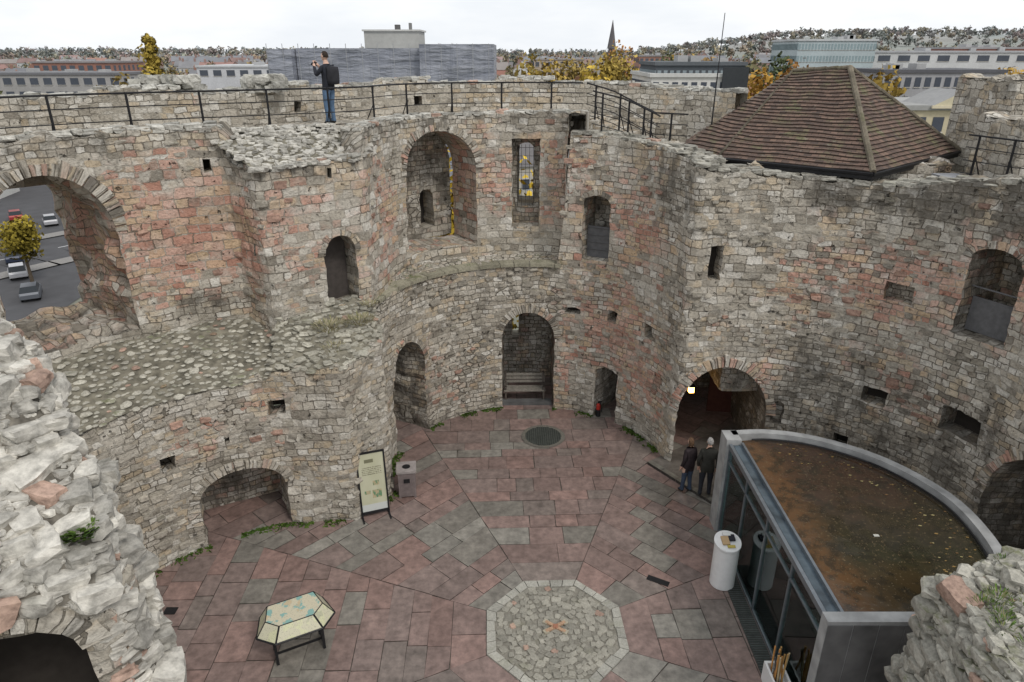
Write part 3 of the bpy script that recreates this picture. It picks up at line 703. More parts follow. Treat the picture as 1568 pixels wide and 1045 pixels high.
lm,nt,bb=newmat("lamp_glow"); bb.inputs["Emission Color"].default_value=(1,.52,.10,1); bb.inputs["Emission Strength"].default_value=16; bb.inputs["Base Color"].default_value=(.8,.5,.1,1)
le_=empty("wall_lamp"); b=B(); T=place_on(LOW,26.42,1.0); b.box(-.07,.07,-.06,.06,1.82,2.0,mat=T); b.obj("lantern_glass",[lm],parent=le_)
b=B(); b.box(-.09,.09,-.08,.08,2.0,2.04,mat=T); b.tube(T@Vector((0,0,2.04)),T@Vector((0,0,2.9)),.012,5); b.obj("lantern_cap",[IRON],parent=le_)
RED=plain("red_paint",(.40,.03,.02),.5)
fe=empty("fire_extinguisher"); p=LOW.at(22.35); q=(p.x-.05,p.y+.1); b=B()
b.tube((q[0],q[1],.25),(q[0],q[1],.40),.07,12); b.tube((q[0],q[1],.40),(q[0],q[1],.47),.07,12,r2=.03); b.obj("body",[RED],parent=fe)
b=B(); b.tube((q[0],q[1],0),(q[0],q[1],.25),.08,12); b.tube((q[0],q[1],.47),(q[0],q[1],.53),.025,8); b.box(q[0]-.02,q[0]+.1,q[1]-.02,q[1]+.02,.51,.54); b.tube((q[0]+.05,q[1],.5),(q[0]+.12,q[1]-.03,.15),.015,6); b.obj("valve_hose_and_base",[IRON],parent=fe)
b=B(); T=place_on(LOW,27.5,3.2); b.box(-.4,.4,0,.06,0,2.1,mat=T); b.obj("gate_inner_door",[plain("maroon_door",(.10,.04,.03),.6)])
# ------------------------------------------------------------------ shop pavilion
shop=empty("glass_shop_pavilion")
dome=catmull([(5.25,14.3),(6.2,14.35),(7.3,14.0),(8.4,13.1),(9.05,11.8),(9.1,10.6),(8.8,9.5),(8.1,8.8),(7.15,8.5)],5)
b=B(); Pd=Path(dome); n=60; rows=[]
for k in range(n+1):
    s=Pd.L*k/n;p=Pd.at(s);nn=Pd.nrm(s,.15); i=p-nn*.2
    rows.append([b.vert((p.x,p.y,0),(s,0)),b.vert((p.x,p.y,2.62),(s,2.6)),b.vert((i.x,i.y,2.62),(s,2.8)),b.vert((i.x,i.y,0),(s,5))])
for a,c_ in zip(rows,rows[1:]):
    for j in range(3): b.face((a[j],c_[j],c_[j+1],a[j+1]))
b.box(5.05,5.4,13.85,14.32,0,2.62); b.box(5.05,7.15,8.3,8.52,0,2.62)
b.obj("curved_concrete_wall",[CONC],parent=shop)
b=B()
for k in range(5): b.box(5.06+k*.42,5.46+k*.42,8.285,8.297,.02,2.55)
b.obj("end_wall_panels",[CONCD],parent=shop)
b=B()
rim=[Pd.at(s)-Pd.nrm(s,.15)*.27 for s in np.linspace(.45,Pd.L-.1,60)]
for p,q in zip(rim,rim[1:]): b.tube((p.x,p.y,2.50),(q.x,q.y,2.50),.022,5)
b.obj("roof_edge_flashing",[IRON],parent=shop)
m,nt,bb=newmat("flooded_roof"); tc=N(nt,"ShaderNodeTexCoord").outputs["Object"]
n1=NOI(nt,tc,.9,6,.65); n2=NOI(nt,tc,16,5,.7); n3=NOI(nt,tc,4,6,.72)
xs=N(nt,"ShaderNodeSeparateXYZ",{0:tc})
far=SM(nt,M(nt,"ADD",xs.outputs[1],M(nt,"MULTIPLY",n1,4)),12,15)
c=MIX(nt,far,(.030,.029,.016),(.050,.029,.019)); near=SM(nt,M(nt,"ADD",xs.outputs[1],M(nt,"MULTIPLY",n1,3)),10.2,11.6,1,0); c=MIX(nt,M(nt,"MULTIPLY",near,.8),c,(.066,.043,.02))
left=SM(nt,M(nt,"ADD",xs.outputs[0],M(nt,"MULTIPLY",n1,1.6)),6.4,7.2,1,0); c=MIX(nt,M(nt,"MULTIPLY",left,.85),c,(.12,.062,.028))
c=MIX(nt,SM(nt,n3,.47,.58,0,.7),c,(.02,.018,.012)); c=MIX(nt,SM(nt,n2,.56,.66,0,.75),c,(.17,.125,.07)); setin(nt,bb.inputs["Base Color"],c)
setin(nt,bb.inputs["Roughness"],RAMP(nt,n1,[(.42,.05),(.6,.4)]))
bp=N(nt,"ShaderNodeBump",{"Strength":.25,"Distance":.01,"Height":n3}); setin(nt,bb.inputs["Normal"],bp.outputs[0])
b=B(); ins=[Pd.at(s)-Pd.nrm(s,.15)*.19 for s in np.linspace(.3,Pd.L,50)]
tri_fill(b,[(5.44,14.1,2.44)]+[(p.x,p.y,2.44) for p in ins]+[(7.1,8.52,2.44),(5.44,8.52,2.44)]); b.obj("flooded_flat_roof",[m],parent=shop)
b=B()
for k in range(110):
    s=random.uniform(.5,Pd.L-.3);p=Pd.at(s)-Pd.nrm(s,.15)*random.uniform(.3,1.2); a=random.uniform(0,6.28); r=random.uniform(.015,.045)
    b.quad([(p.x+r*math.cos(a+q),p.y+r*math.sin(a+q)*.6,2.448) for q in (0,1.57,3.14,4.71)],random.choice([(.3,.2,.08),(.2,.12,.06),(.35,.3,.15)]))
b.box(6.95,7.05,10.6,10.66,2.446,2.46,c=(.6,.6,.55))
b.obj("fallen_leaves",[LEAF],parent=shop)
gm,nt,bb=newmat("tinted_glass"); nt.nodes.remove(bb); out=[x for x in nt.nodes if x.type=='OUTPUT_MATERIAL'][0]
tcn=N(nt,"ShaderNodeTexCoord").outputs["Object"]; tint=RAMP(nt,NOI(nt,tcn,1.2,2),[(.3,(.78,.94,.92)),(.7,(.86,.97,.95))])
tr=N(nt,"ShaderNodeBsdfTransparent",{0:tint}); gl=N(nt,"ShaderNodeBsdfGlossy",{0:(.9,1,1),"Roughness":.03}); fr=N(nt,"ShaderNodeFresnel",{0:1.45})
mx=N(nt,"ShaderNodeMixShader",{0:fr.outputs[0],1:tr.outputs[0],2:gl.outputs[0]}); nt.links.new(mx.outputs[0],out.inputs[0]); GLASS=gm
b=B(); b.box(5.2,5.38,8.55,13.82,2.46,2.50)
b.obj("glass_gutter",[plain("blue_glass_gutter",(.10,.13,.155),.2,.2,var=.3,scale=2)],parent=shop)
b=B(); b.box(5.10,5.17,8.55,13.82,2.42,2.54); b.box(5.38,5.43,8.55,13.82,2.44,2.58)
for y in np.arange(8.6,13.9,1.31): b.box(5.12,5.19,y-.02,y+.02,0,2.42)
b.box(5.12,5.19,8.55,13.82,0,.06); b.box(5.12,5.19,8.55,13.82,2.05,2.08)
b.obj("steel_frame",[STEEL],parent=shop)
b=B(); b.box(5.15,5.16,8.6,13.8,.06,2.42); b.obj("glazing",[GLASS],parent=shop)
b=B(); b.quad([(5.2,8.55,.012),(8.9,8.9,.012),(8.9,13,.012),(5.2,14,.012)]); b.obj("shop_floor",[plain("shop_floor",(.50,.48,.44),.4)],parent=shop)
b=B(); tri_fill(b,[(5.2,14.1,2.38)]+[(p.x,p.y,2.38) for p in ins]+[(5.2,8.52,2.38)]); b.obj("ceiling",[WHITE],parent=shop)
b=B(); b2=B()
cols=[(.7,.05,.05),(.05,.25,.6),(.8,.7,.1),(.75,.75,.73),(.08,.5,.45),(.4,.1,.4),(.03,.03,.03),(.7,.35,.1),(.1,.55,.65),(.8,.8,.77)]
for (x,y0,y1,zt) in [(5.24,8.9,9.9,.9),(5.24,10.9,11.7,1.2),(5.24,12.0,12.7,1.7),(5.7,9.9,11.2,2.0),(5.9,13.0,13.8,2.0),(7.4,9.2,12.8,2.0)]:
    for z in (.15,.5,.85,1.2,1.55,1.9):
        if z>zt: continue
        b.box(x,x+.4,y0,y1,z,z+.03)
        y=y0+.05
        while y<y1-.12:
            w=random.uniform(.06,.17); b2.box(x+.02,x+.28,y,y+w,z+.032,z+.032+random.uniform(.1,.26),c=random.choice(cols)); y+=w+random.uniform(.01,.05)
    b.box(x+.39,x+.42,y0,y1,0,zt); b.box(x,x+.4,y0-.03,y0,0,zt); b.box(x,x+.4,y1,y1+.03,0,zt)
b.obj("shelving",[WHITE],parent=shop); b2.obj("merchandise",[TOWN],parent=shop)
b=B(); b.box(5.2,5.22,13.0,13.7,.3,2.3,c=(.38,.78,.80)); b.box(5.2,5.22,8.75,9.05,.3,1.9,c=(.25,.62,.64)); b.box(5.2,5.22,10.1,10.7,.9,1.5,c=(.6,.78,.78)); b.obj("display_panels",[TOWN],parent=shop)
b=B(); b.box(4.78,5.1,8.6,12.6,.006,.02)
b.obj("door_grating_tray",[plain("grating",(.06,.065,.06),.6,.4)],parent=shop)
b=B()
for y in np.arange(8.62,12.6,.06): b.box(4.79,5.09,y,y+.012,.02,.03)
b.obj("grating_bars",[plain("dull_steel",(.14,.15,.15),.5,.6)],parent=shop)
pb=empty("planter_box_with_sticks"); b=B(); b.box(4.75,5.08,8.95,9.0,0,.45);b.box(4.75,5.08,9.45,9.5,0,.45);b.box(4.75,4.79,9.0,9.45,0,.45);b.box(5.04,5.08,9.0,9.45,0,.45);b.box(4.79,5.04,9.0,9.45,0,.3); b.obj("box",[WHITE],parent=pb)
b=B()
for k in range(16):
    x,y=random.uniform(4.84,5.0),random.uniform(9.05,9.4); g=random.uniform(.7,1.1); b.tube((x,y,.3),(x+random.uniform(-.08,.08),y+random.uniform(-.08,.08),random.uniform(.8,1.05)),.016,6,c=random.choice([(.45*g,.27*g,.1*g),(.1,.1,.1),(.5,.4,.25),(.6,.3,.1)]))
b.obj("wooden_swords",[TOWN],parent=pb)
pe=empty("leaflet_pedestal",(4.72,12.05,0))
prof=[(.26,.0),(.27,.02),(.27,1.08),(.29,1.12),(.29,1.16)]
b=B(); n=32; rings=[[b.vert((r*math.cos(2*math.pi*k/n),r*math.sin(2*math.pi*k/n),z+(.06*math.sin(2*math.pi*k/n) if z>1 else 0))) for k in range(n)] for r,z in prof]
for a,c_ in zip(rings,rings[1:]):
    for k in range(n): b.face((a[k],a[(k+1)%n],c_[(k+1)%n],c_[k]))
b.face(rings[-1]); b.obj("drum",[WHITE],parent=pe)
b=B(); T=Matrix.Translation((0,0,1.175))@Matrix.Rotation(.2,4,'X')
b.box(-.14,.02,-.12,.1,0,.03,c=(.5,.35,.2),mat=T); b.box(.03,.16,-.02,.14,.0,.04,c=(.03,.03,.04),mat=T); b.box(-.08,.08,.1,.2,.0,.05,c=(.7,.7,.68),mat=T); b.box(-.05,.12,-.2,-.13,0,.012,c=(.5,.4,.1),mat=T)
b.obj("leaflets",[TOWN],parent=pe)
# ------------------------------------------------------------------ map lectern
def print_mat(name,base,ink,seed,scale=6):
    m,nt,bb=newmat(name); tc=N(nt,"ShaderNodeTexCoord").outputs["Object"]; v=VM(nt,"ADD",tc,(seed,seed*2,0))
    c=MIX(nt,SM(nt,NOI(nt,v,scale,5),.52,.56),base,ink[0]); c=MIX(nt,SM(nt,NOI(nt,VM(nt,"ADD",v,(4,0,0)),scale*.7,4),.58,.62),c,ink[1])
    c=MIX(nt,SM(nt,NOI(nt,v,60,2),.6,.66,0,.6),c,(.12,.11,.09))
    setin(nt,bb.inputs["Base Color"],c); bb.inputs["Roughness"].default_value=.35; return m
PR1=print_mat("printed_map",(.50,.46,.34),[(.20,.36,.33),(.46,.38,.25)],3,5); PR2=print_mat("printed_text_panel",(.52,.50,.37),[(.55,.55,.36),(.42,.42,.30)],8,5)
le=empty("map_lectern",(-4.25,10.2,0),math.radians(27))
top=[(-.66,-.12),(-.40,-.38),(.40,-.38),(.66,-.12),(.54,.34),(-.54,.34)]
b=B(); b2=B()
Tt=[Vector((x*.82,y*.8+.02,1.0+.06*(y+.36))) for x,y in top]; Bt=[Vector((x*1.12,y*1.15,.74)) for x,y in top]
b.face([b.vert(p) for p in Tt]); b.obj("map_panel",[PR1],parent=le)
for i in range(6):
    j=(i+1)%6; P=[Bt[i],Bt[j],Tt[j],Tt[i]]; ct=sum(P,Vector())/4
    b2.quad([ct+(p-ct)*.93+Vector((0,0,.008)) for p in P])
b2.obj("text_panels",[PR2],parent=le)
b=B()
for i in range(6):
    j=(i+1)%6; b.tube(Bt[i],Bt[j],.022,6); b.tube(Tt[i],Tt[j],.01,6); b.tube(Bt[i],Tt[i],.012,6); b.quad([Bt[i]*1,Bt[j]*1,Tt[j]-Vector((0,0,.01)),Tt[i]-Vector((0,0,.01))])
b.face([b.vert(p) for p in Bt][::-1])
for x in (-.45,.45):
    for y in (-.2,.22): b.box(x-.025,x+.025,y-.025,y+.025,0,.75)
    b.box(x-.02,x+.02,-.2,.22,.06,.1)
b.box(-.45,.45,-.015,.015,.06,.1); b.obj("frame",[IRON],parent=le)
def sign_mat():
    m,nt,bb=newmat("sign_print"); uv=N(nt,"ShaderNodeUVMap",uv_map="UVMap").outputs[0]; s=N(nt,"ShaderNodeSeparateXYZ",{0:uv}); u,v=s.outputs[0],s.outputs[1]
    def rect(u0,u1,v0,v1):
        a=M(nt,"MULTIPLY",M(nt,"GREATER_THAN",u,u0),M(nt,"LESS_THAN",u,u1)); c=M(nt,"MULTIPLY",M(nt,"GREATER_THAN",v,v0),M(nt,"LESS_THAN",v,v1)); return M(nt,"MULTIPLY",a,c)
    c=MIX(nt,SM(nt,NOI(nt,uv,2),.3,.7),(.44,.44,.31),(.50,.50,.37))
    lines=M(nt,"GREATER_THAN",M(nt,"FRACT",M(nt,"MULTIPLY",v,34)),.55); word=M(nt,"GREATER_THAN",NOI(nt,VM(nt,"MULTIPLY",uv,(14,34,1)),2.0,1),.45)
    c=MIX(nt,M(nt,"MULTIPLY",M(nt,"MULTIPLY",lines,word),rect(.12,.88,.62,.78)),c,(.15,.14,.1))
    c=MIX(nt,rect(.25,.6,.84,.90),c,(.16,.16,.10))
    pic=MIX(nt,SM(nt,NOI(nt,uv,9,4),.45,.6),(.42,.35,.22),(.10,.22,.12))
    c=MIX(nt,rect(.45,.82,.22,.36),c,pic); c=MIX(nt,rect(.5,.75,.44,.52),c,pic); c=MIX(nt,rect(.15,.38,.3,.36),c,pic); c=MIX(nt,rect(.0,1,.0,.12),c,(.50,.52,.5))
    setin(nt,bb.inputs["Base Color"],c); bb.inputs["Roughness"].default_value=.3; return m
sg=empty("information_board",(-3.5,14.46,0),math.radians(20)); b=B(); lean=Matrix.Rotation(math.radians(-6),4,'X')
P=[lean@Vector(p) for p in [(-.32,0,.17),(.32,0,.17),(.32,0,1.78),(-.32,0,1.78)]]
b.quad(P,uvs=[(0,0),(1,0),(1,1),(0,1)]); b.obj("printed_panel",[sign_mat()],parent=sg)
b=B(); b.box(-.33,.33,.006,.03,.1,1.79,mat=lean)
for x in (-.34,.34): b.box(x-.02,x+.02,-.02,.04,0,1.82,mat=lean); b.box(x-.02,x+.02,-.25,.25,0,.03)
b.box(-.34,.34,-.02,.04,1.785,1.82,mat=lean); b.box(-.34,.34,-.02,.04,.1,.165,mat=lean); b.obj("frame",[IRON],parent=sg)
bi=empty("litter_bin",(-2.82,15.45,0),math.radians(8)); b=B(); b.box(-.23,.23,-.23,.23,.05,.78)
for k in range(9): b.box(-.22+k*.05,-.19+k*.05,-.245,-.232,.08,.74)
for x in (-.2,.2):
    for y in (-.2,.2): b.box(x-.03,x+.03,y-.03,y+.03,0,.05)
b.obj("body",[plain("bin_taupe",(.20,.165,.16),.6)],parent=bi); b=B(); b.box(-.26,.26,-.26,.26,.78,.84)
b.obj("lid",[plain("bin_lid",(.30,.27,.26),.5)],parent=bi)
b=B(); b.face([b.vert((.11*math.cos(k*.5236),.11*math.sin(k*.5236),.844)) for k in range(12)]); b.box(-.08,.08,-.27,-.262,.5,.62); b.obj("aperture",[IRON],parent=bi)
# ------------------------------------------------------------------ foreground ruined walls
def loft(rows,nu=40,nv=8):
    R=[catmull([tuple(p) for p in r],max(1,nu//(len(r)-1))) for r in rows]; n=len(R[0]); g=[]
    for i in range(n): g.append(catmull([R[k][i] for k in range(len(R))],nv))
    return g
def ruin(e,rows,mat_bed,mat_rock,layers,colr,disp=.12,off=(0,0,0)):
    rows=[[(p[0]+off[0],p[1]+off[1],p[2]+off[2]) for p in r] for r in rows]
    g=loft(rows); b=B(); idx=[]
    for i,r in enumerate(g):
        row=[]
        for j,p in enumerate(r):
            p=Vector(p); q=p*1.6; p=p+Vector((nz(q.x,q.y,q.z),nz(q.x+5,q.y,q.z),nz(q.x,q.y+5,q.z)))*disp; row.append((p))
        idx.append(row)
    vi=[[b.vert(p) for p in row] for row in idx]
    for a,c_ in zip(vi,vi[1:]):
        for j in range(len(a)-1): b.face((a[j],a[j+1],c_[j+1],c_[j]))
    b.obj("core",[mat_bed],smooth=True,parent=e)
    its=[]; nI,nJ=len(idx),len(idx[0]); cells=[];w=[];nr=[]
    for i in range(nI-1):
        for j in range(nJ-1):
            a=(idx[i+1][j]-idx[i][j]);c_=(idx[i][j+1]-idx[i][j]); x=a.cross(c_); cells.append((i,j)); w.append(x.length); x=x.normalized() if x.length>0 else Vector((0,0,1)); nr.append(x if x.z>0 or x.y<0 else -x)
    sp=Spacer(.6)
    for (size,tries,sep,sink) in layers:
        for k in random.choices(range(len(cells)),weights=w,k=tries):
            i,j=cells[k];u,v=random.random(),random.random()
            p=idx[i][j].lerp(idx[i+1][j],u).lerp(idx[i][j+1].lerp(idx[i+1][j+1],u),v); s=size*math.exp(random.gauss(0,.25))
            if not sp.ok(p,s*sep): continue
            n=nr[k]; steep=1-abs(n.z)
            rz=math.atan2(-n.x,n.y)+math.pi+random.uniform(-.35,.35) if steep>.3 else random.uniform(0,6.3)
            its.append((tuple(p-n*sink*s),(s*random.uniform(1.1,1.6),s*random.uniform(.85,1.1),s*random.uniform(.5,.85)),rz,(random.uniform(-.25,.25),random.uniform(-.25,.25)),colr()))
    rocks("stones",its,mat_rock,BOXY,parent=e)
wh=lambda: rcol((.58,.555,.50),.27,.04)
rl=empty("ruined_wall")
rows=[[(-7.2,6.6,6.5),(-6.6,7.3,6.5),(-5.6,7.0,6.2),(-5.0,6.6,6.0),(-4.4,5.9,5.5),(-3.72,5.4,5.0)],
 [(-7.0,6.4,8.55),(-6.5,7.1,8.5),(-5.65,6.9,8.3),(-5.05,6.5,7.95),(-4.6,6.0,7.3),(-3.87,5.35,6.75)],
 [(-6.9,5.4,8.1),(-6.2,5.5,7.9),(-5.4,5.4,7.7),(-4.8,5.35,7.4),(-4.35,5.15,7.05),(-3.78,5.1,6.72)],
 [(-6.4,3.6,7.3),(-5.8,3.9,7.2),(-5.2,4.15,7.1),(-4.6,4.4,6.95),(-4.15,4.6,6.8),(-3.7,4.88,6.6)],
 [(-6.35,3.5,6.8),(-5.75,3.8,6.75),(-5.2,4.08,6.7),(-4.6,4.32,6.6),(-4.12,4.53,6.55),(-3.68,4.78,6.4)]]
ruin(rl,rows,MORTW,ROCKW,[(.22,4500,.42,.12),(.14,8000,.40,.1),(.075,12000,.40,.0)],wh)
ruin(rl,[[(-4.4,6.4,6.9),(-3.7,5.3,6.8),(-3.58,5.0,6.6),(-3.66,4.82,6.5)],[(-4.3,6.3,6.0),(-3.6,5.3,6.0),(-3.5,5.05,6.0),(-3.6,4.82,6.0)],[(-4.3,6.3,5.0),(-3.56,5.25,5.0),(-3.48,5.05,5.0),(-3.57,4.82,5.0)],[(-4.3,6.3,3.4),(-3.56,5.25,3.4),(-3.48,5.05,3.4),(-3.57,4.82,3.4)]],MORTW,ROCKW,[(.2,1500,.42,.3),(.12,3000,.4,.2),(.07,4000,.4,.1)],wh,disp=.05,off=(-.15,0,-.1))
Pn=Path([(-6.6,3.3),(-5.7,3.75),(-4.6,4.3),(-3.75,4.74),(-3.65,5.2),(-4.35,6.2),(-5.2,7.2)])
bb_=build_wall("near_pier",Pn,0,Pn.L,-.2,lambda s:6.66-.3*ss(2.6,3.5,s),[O(1.95,3.02,.1,6.0,6.42,1.2,'dark',rough=.1)],lambda s,z:(.45 if s>3.2 else .1,.2,.55,0),disp=.07,cap=.25,step=.2)
voussoirs(bb_,Pn,1.95,3.02,6.0,6.42,1.0,.2,9,(.1,)); bb_.obj("near_pier_wall",[STONE,DARK])
mg=lambda: rcol((.40,.385,.335),.3,.03)
rr=empty("ruined_wall"); OF=(.42,0,-.38)
rows=[[(5.35,7.3,3.6),(5.9,7.6,3.6),(6.8,7.9,3.6),(8.0,8.2,3.6)],[(5.32,7.1,4.75),(5.9,7.3,4.95),(6.8,7.6,5.0),(8.0,7.9,5.1)],[(5.28,6.4,4.9),(5.9,6.4,5.15),(6.9,6.6,5.2),(8.0,6.8,5.3)],[(5.25,5.3,4.9),(5.9,5.2,5.1),(6.9,5.2,5.2),(8,5.2,5.3)]]
ruin(rr,rows,MORT,ROCKM,[(.15,3000,.42,.1),(.09,9000,.41,.05),(.05,8000,.4,0)],mg,disp=.16,off=OF)
ruin(rr,[[(5.42,7.2,4.9),(5.30,6.4,5.0),(5.28,5.2,5.0)],[(5.25,7.2,4.4),(5.15,6.4,4.5),(5.12,5.2,4.5)],[(5.22,7.22,3.2),(5.12,6.4,3.2),(5.1,5.2,3.2)],[(5.22,7.22,1.4),(5.12,6.4,1.4),(5.1,5.2,1.4)]],MORT,ROCKM,[(.18,2500,.42,.25),(.11,4000,.4,.15),(.06,6000,.4,.1)],mg,disp=.08,off=OF)
Pr=Path([(8.6,8.1),(5.75,7.2),(5.66,6.4),(5.64,5.0)]); bb_=build_wall("x",Pr,0,Pr.L,-.2,lambda s:4.45,[],lambda s,z:(.0,.5,.5,.2),disp=.06,cap=.3); bb_.obj("near_right_pier_wall",[STONE,DARK])
# ------------------------------------------------------------------ plants
def tuft(name,c,r,n,h,cols,spread=1,wd=.09):
    b=B()
    for k in range(n):
        a=random.uniform(0,6.28);rr=r*math.sqrt(random.random()); p=Vector((c[0]+rr*math.cos(a),c[1]+rr*math.sin(a),c[2]-.02+random.uniform(0,.06))); l=h*random.uniform(.5,1.2)
        d=Vector((math.cos(a)*spread*random.uniform(.2,1),math.sin(a)*spread*random.uniform(.2,1),1)).normalized(); t=Vector((-math.sin(a),math.cos(a),0))*l*wd
        m_=p+d*l*.6; e=p+d*l+Vector((0,0,-.2*l*random.random())); cc=random.choice(cols)
        i=[b.vert(q,c=cc) for q in (p-t*.6,p+t*.6,m_+t,e,m_-t)]; b.face(i)
    return b.obj(name,[LEAF])
gr=[(.08,.15,.03),(.12,.19,.04),(.06,.10,.02)]; dry=[(.38,.34,.22),(.32,.29,.18),(.22,.22,.1),(.42,.38,.26)]
tuft("leafy_wall_plant",(-3.98,5.1,6.92),.13,330,.07,gr,2.2,wd=.3)
for (x,y,z,r,n,h) in [(-4.35,15.2,4.95,.4,240,.14),(-3.75,15.7,4.9,.35,240,.14),(-4.2,14.7,4.6,.3,90,.1),(-3.6,16.3,5.1,.2,90,.12)]: tuft("dry_grass",(x,y,z),r,n,h,dry,1.6)
for k in range(16):
    u=random.random(); p=LOW.at(lerp(14,20.8,u)).lerp(UP.at(lerp(16.5,24.6,u)),random.random()); tuft("ledge_moss",(p.x,p.y,5.04),.16,40,.05,gr[:2]+dry[2:3],1.5)
for k in range(26): tuft("moss_tuft",(random.uniform(5.7,7.4),random.uniform(5.6,7.3),4.76),.15,60,.07,gr+dry[2:3],1.5)
b=B()
for k in range(2200):
    s=random.uniform(6,25)
    if 14.6<s<16.2 or 19<s<20.7 or 22.1<s<22.9 or nz(s*1.2,4,4)<-.05: continue
    p=LOW.at(s)-LOW.nrm(s,.3)*abs(random.gauss(0.02,.1)); l=random.uniform(.02,.06); a=random.uniform(0,6.28); t=Vector((math.cos(a),math.sin(a),0))*l
    b.quad([Vector((p.x,p.y,.0))-t,Vector((p.x,p.y,.0))+t,Vector((p.x,p.y,l))+t*.8,Vector((p.x,p.y,l))-t*.8],random.choice(gr))
b.obj("wall_foot_weeds",[LEAF])
# ------------------------------------------------------------------ people
def mk_person(name,loc,rz,J,E,jacket,trouser,hair,shoe=(.03,.03,.03),hem=.82,hairlen=.0,head_tilt=(0,0),backpack=False,camera=False,scale=1.0,skin=(.55,.36,.28)):
    par=empty(name,loc,rz); par.scale=(scale,)*3
    names=list(J.keys()); me=bpy.data.meshes.new("body"); me.from_pydata([J[n][0] for n in names],[(names.index(a),names.index(c)) for a,c in E],[])
    ob=bpy.data.objects.new("body",me); COL.objects.link(ob)
    md=ob.modifiers.new("Skin","SKIN"); md.use_smooth_shade=True
    sv=me.skin_vertices[0].data
    for i,n in enumerate(names):
        r=J[n][1]; sv[i].radius=(r,r) if not isinstance(r,tuple) else r; sv[i].use_root=(n=="pelvis")
    ob.modifiers.new("S","SUBSURF").levels=2
    dg=bpy.context.evaluated_depsgraph_get(); m2=bpy.data.meshes.new_from_object(ob.evaluated_get(dg)); bpy.data.objects.remove(ob)
    ob=bpy.data.objects.new("body",m2); COL.objects.link(ob); ob.parent=par
    mats=[plain(name+"_jacket",jacket,.8,var=.15,scale=9,bump=.01),plain(name+"_trousers",trouser,.85,var=.12),plain(name+"_skin",skin,.6,var=.05),plain(name+"_shoes",shoe,.6),plain(name+"_hair",hair,.8,var=.3,scale=30)]
    m2.materials.clear()
    for m in mats: m2.materials.append(m)
    hands=[Vector(J["hand"+s][0]) for s in "LR"]; wr=[Vector(J["wrist"+s][0]) for s in "LR"]
    for p in m2.polygons:
        c=p.center; i=0
        if c.z<.1: i=3
        elif c.z<hem and abs(c.x)<.2 and min((c-h).length for h in hands)>.14: i=1
        if c.z>1.5 and Vector((c.x,c.y)).length<.09: i=2
        for h,w in zip(hands,wr):
            if (c-h).length<.15 and (c-w).dot(h-w)>0: i=2
        p.material_index=i; p.use_smooth=True
    bm=bmesh.new(); bmesh.ops.create_uvsphere(bm,u_segments=28,v_segments=20,radius=1)
    for v in bm.verts:
        x,y,z=v.co; jaw=1-.28*ss(0,-1,z); v.co=Vector((x*.076*jaw,y*(.097 if y<0 else .09)*lerp(1,.92,ss(0,-1,z)),z*.118))
        if z<-.2 and y>0: v.co.y+=.012*ss(-.2,-.8,z)
        if abs(x)<.22 and y>.8 and -.35<z<.15: v.co.y+=.022*(1-abs(x)/.22)*ss(.15,-.2,z)
        if abs(abs(x)-.38)<.18 and y>.6 and .0<z<.28: v.co.y-=.008
        if abs(x)<.35 and y>.6 and -.58<z<-.45: v.co.y-=.005
    for sx in (-1,1):
        r=bmesh.ops.create_uvsphere(bm,u_segments=8,v_segments=6,radius=1)
        for v in r['verts']: v.co=Vector((v.co.x*.012+sx*.078,v.co.y*.02-.005,v.co.z*.032))
    nh=len(bm.faces)
    r=bmesh.ops.create_uvsphere(bm,u_segments=24,v_segments=16,radius=1)
    kill=[]
    for v in r['verts']:
        x,y,z=v.co; cut=(z<-.35-hairlen*3 and y<0) or (y>=0 and z<.35+.35*y)
        v.co=Vector((x*.087,y*.106-.006,z*.125+.006)); v.co+=v.co.normalized()*nz(x*5,y*5,z*5)*.012
        if hairlen and z<-.1 and y<.1: v.co.z-=hairlen*ss(-.1,-.8,z); v.co.y-=.01
        if cut: kill.append(v)
    bmesh.ops.delete(bm,geom=kill,context='VERTS')
    hm=bpy.data.meshes.new("head"); bm.faces.ensure_lookup_table()
    for i,f in enumerate(bm.faces): f.smooth=True; f.material_index=0 if i<nh else 1
    bm.to_mesh(hm); bm.free(); hm.materials.append(mats[2]); hm.materials.append(mats[4])
    ho=bpy.data.objects.new("head",hm); COL.objects.link(ho); ho.parent=par; ho.location=Vector(J["neck"][0])+Vector((0,.02,.12)); ho.rotation_euler=(head_tilt[0],0,head_tilt[1])
    if backpack:
        bm=bmesh.new(); bmesh.ops.create_cube(bm,size=1); bmesh.ops.subdivide_edges(bm,edges=bm.edges[:],cuts=3,use_grid_fill=True)
        for v in bm.verts:
            x,y,z=v.co; v.co=Vector((x*.30*(1-.3*abs(z)**2),y*.17,z*.44)); l=Vector((x,y,z)).length; v.co*=(1-.25*max(0,l-.55)); v.co+=Vector((0,-.2,1.22))
        km=bpy.data.meshes.new("backpack"); bm.to_mesh(km); bm.free(); km.materials.append(plain("backpack_fabric",(.025,.025,.03),.8)); ko=bpy.data.objects.new("backpack",km); COL.objects.link(ko); ko.parent=par
        for p in km.polygons: p.use_smooth=True
    if camera:
        b=B(); b.box(-.065,.065,-.03,.03,-.045,.045); b.tube((0,.03,0),(0,.1,0),.035,12); b.box(-.02,.02,-.02,.02,.045,.065); co=b.obj("camera",[IRON],parent=par); co.location=(Vector(J["handL"][0])+Vector(J["handR"][0]))/2+Vector((0,.03,.01))
    return par
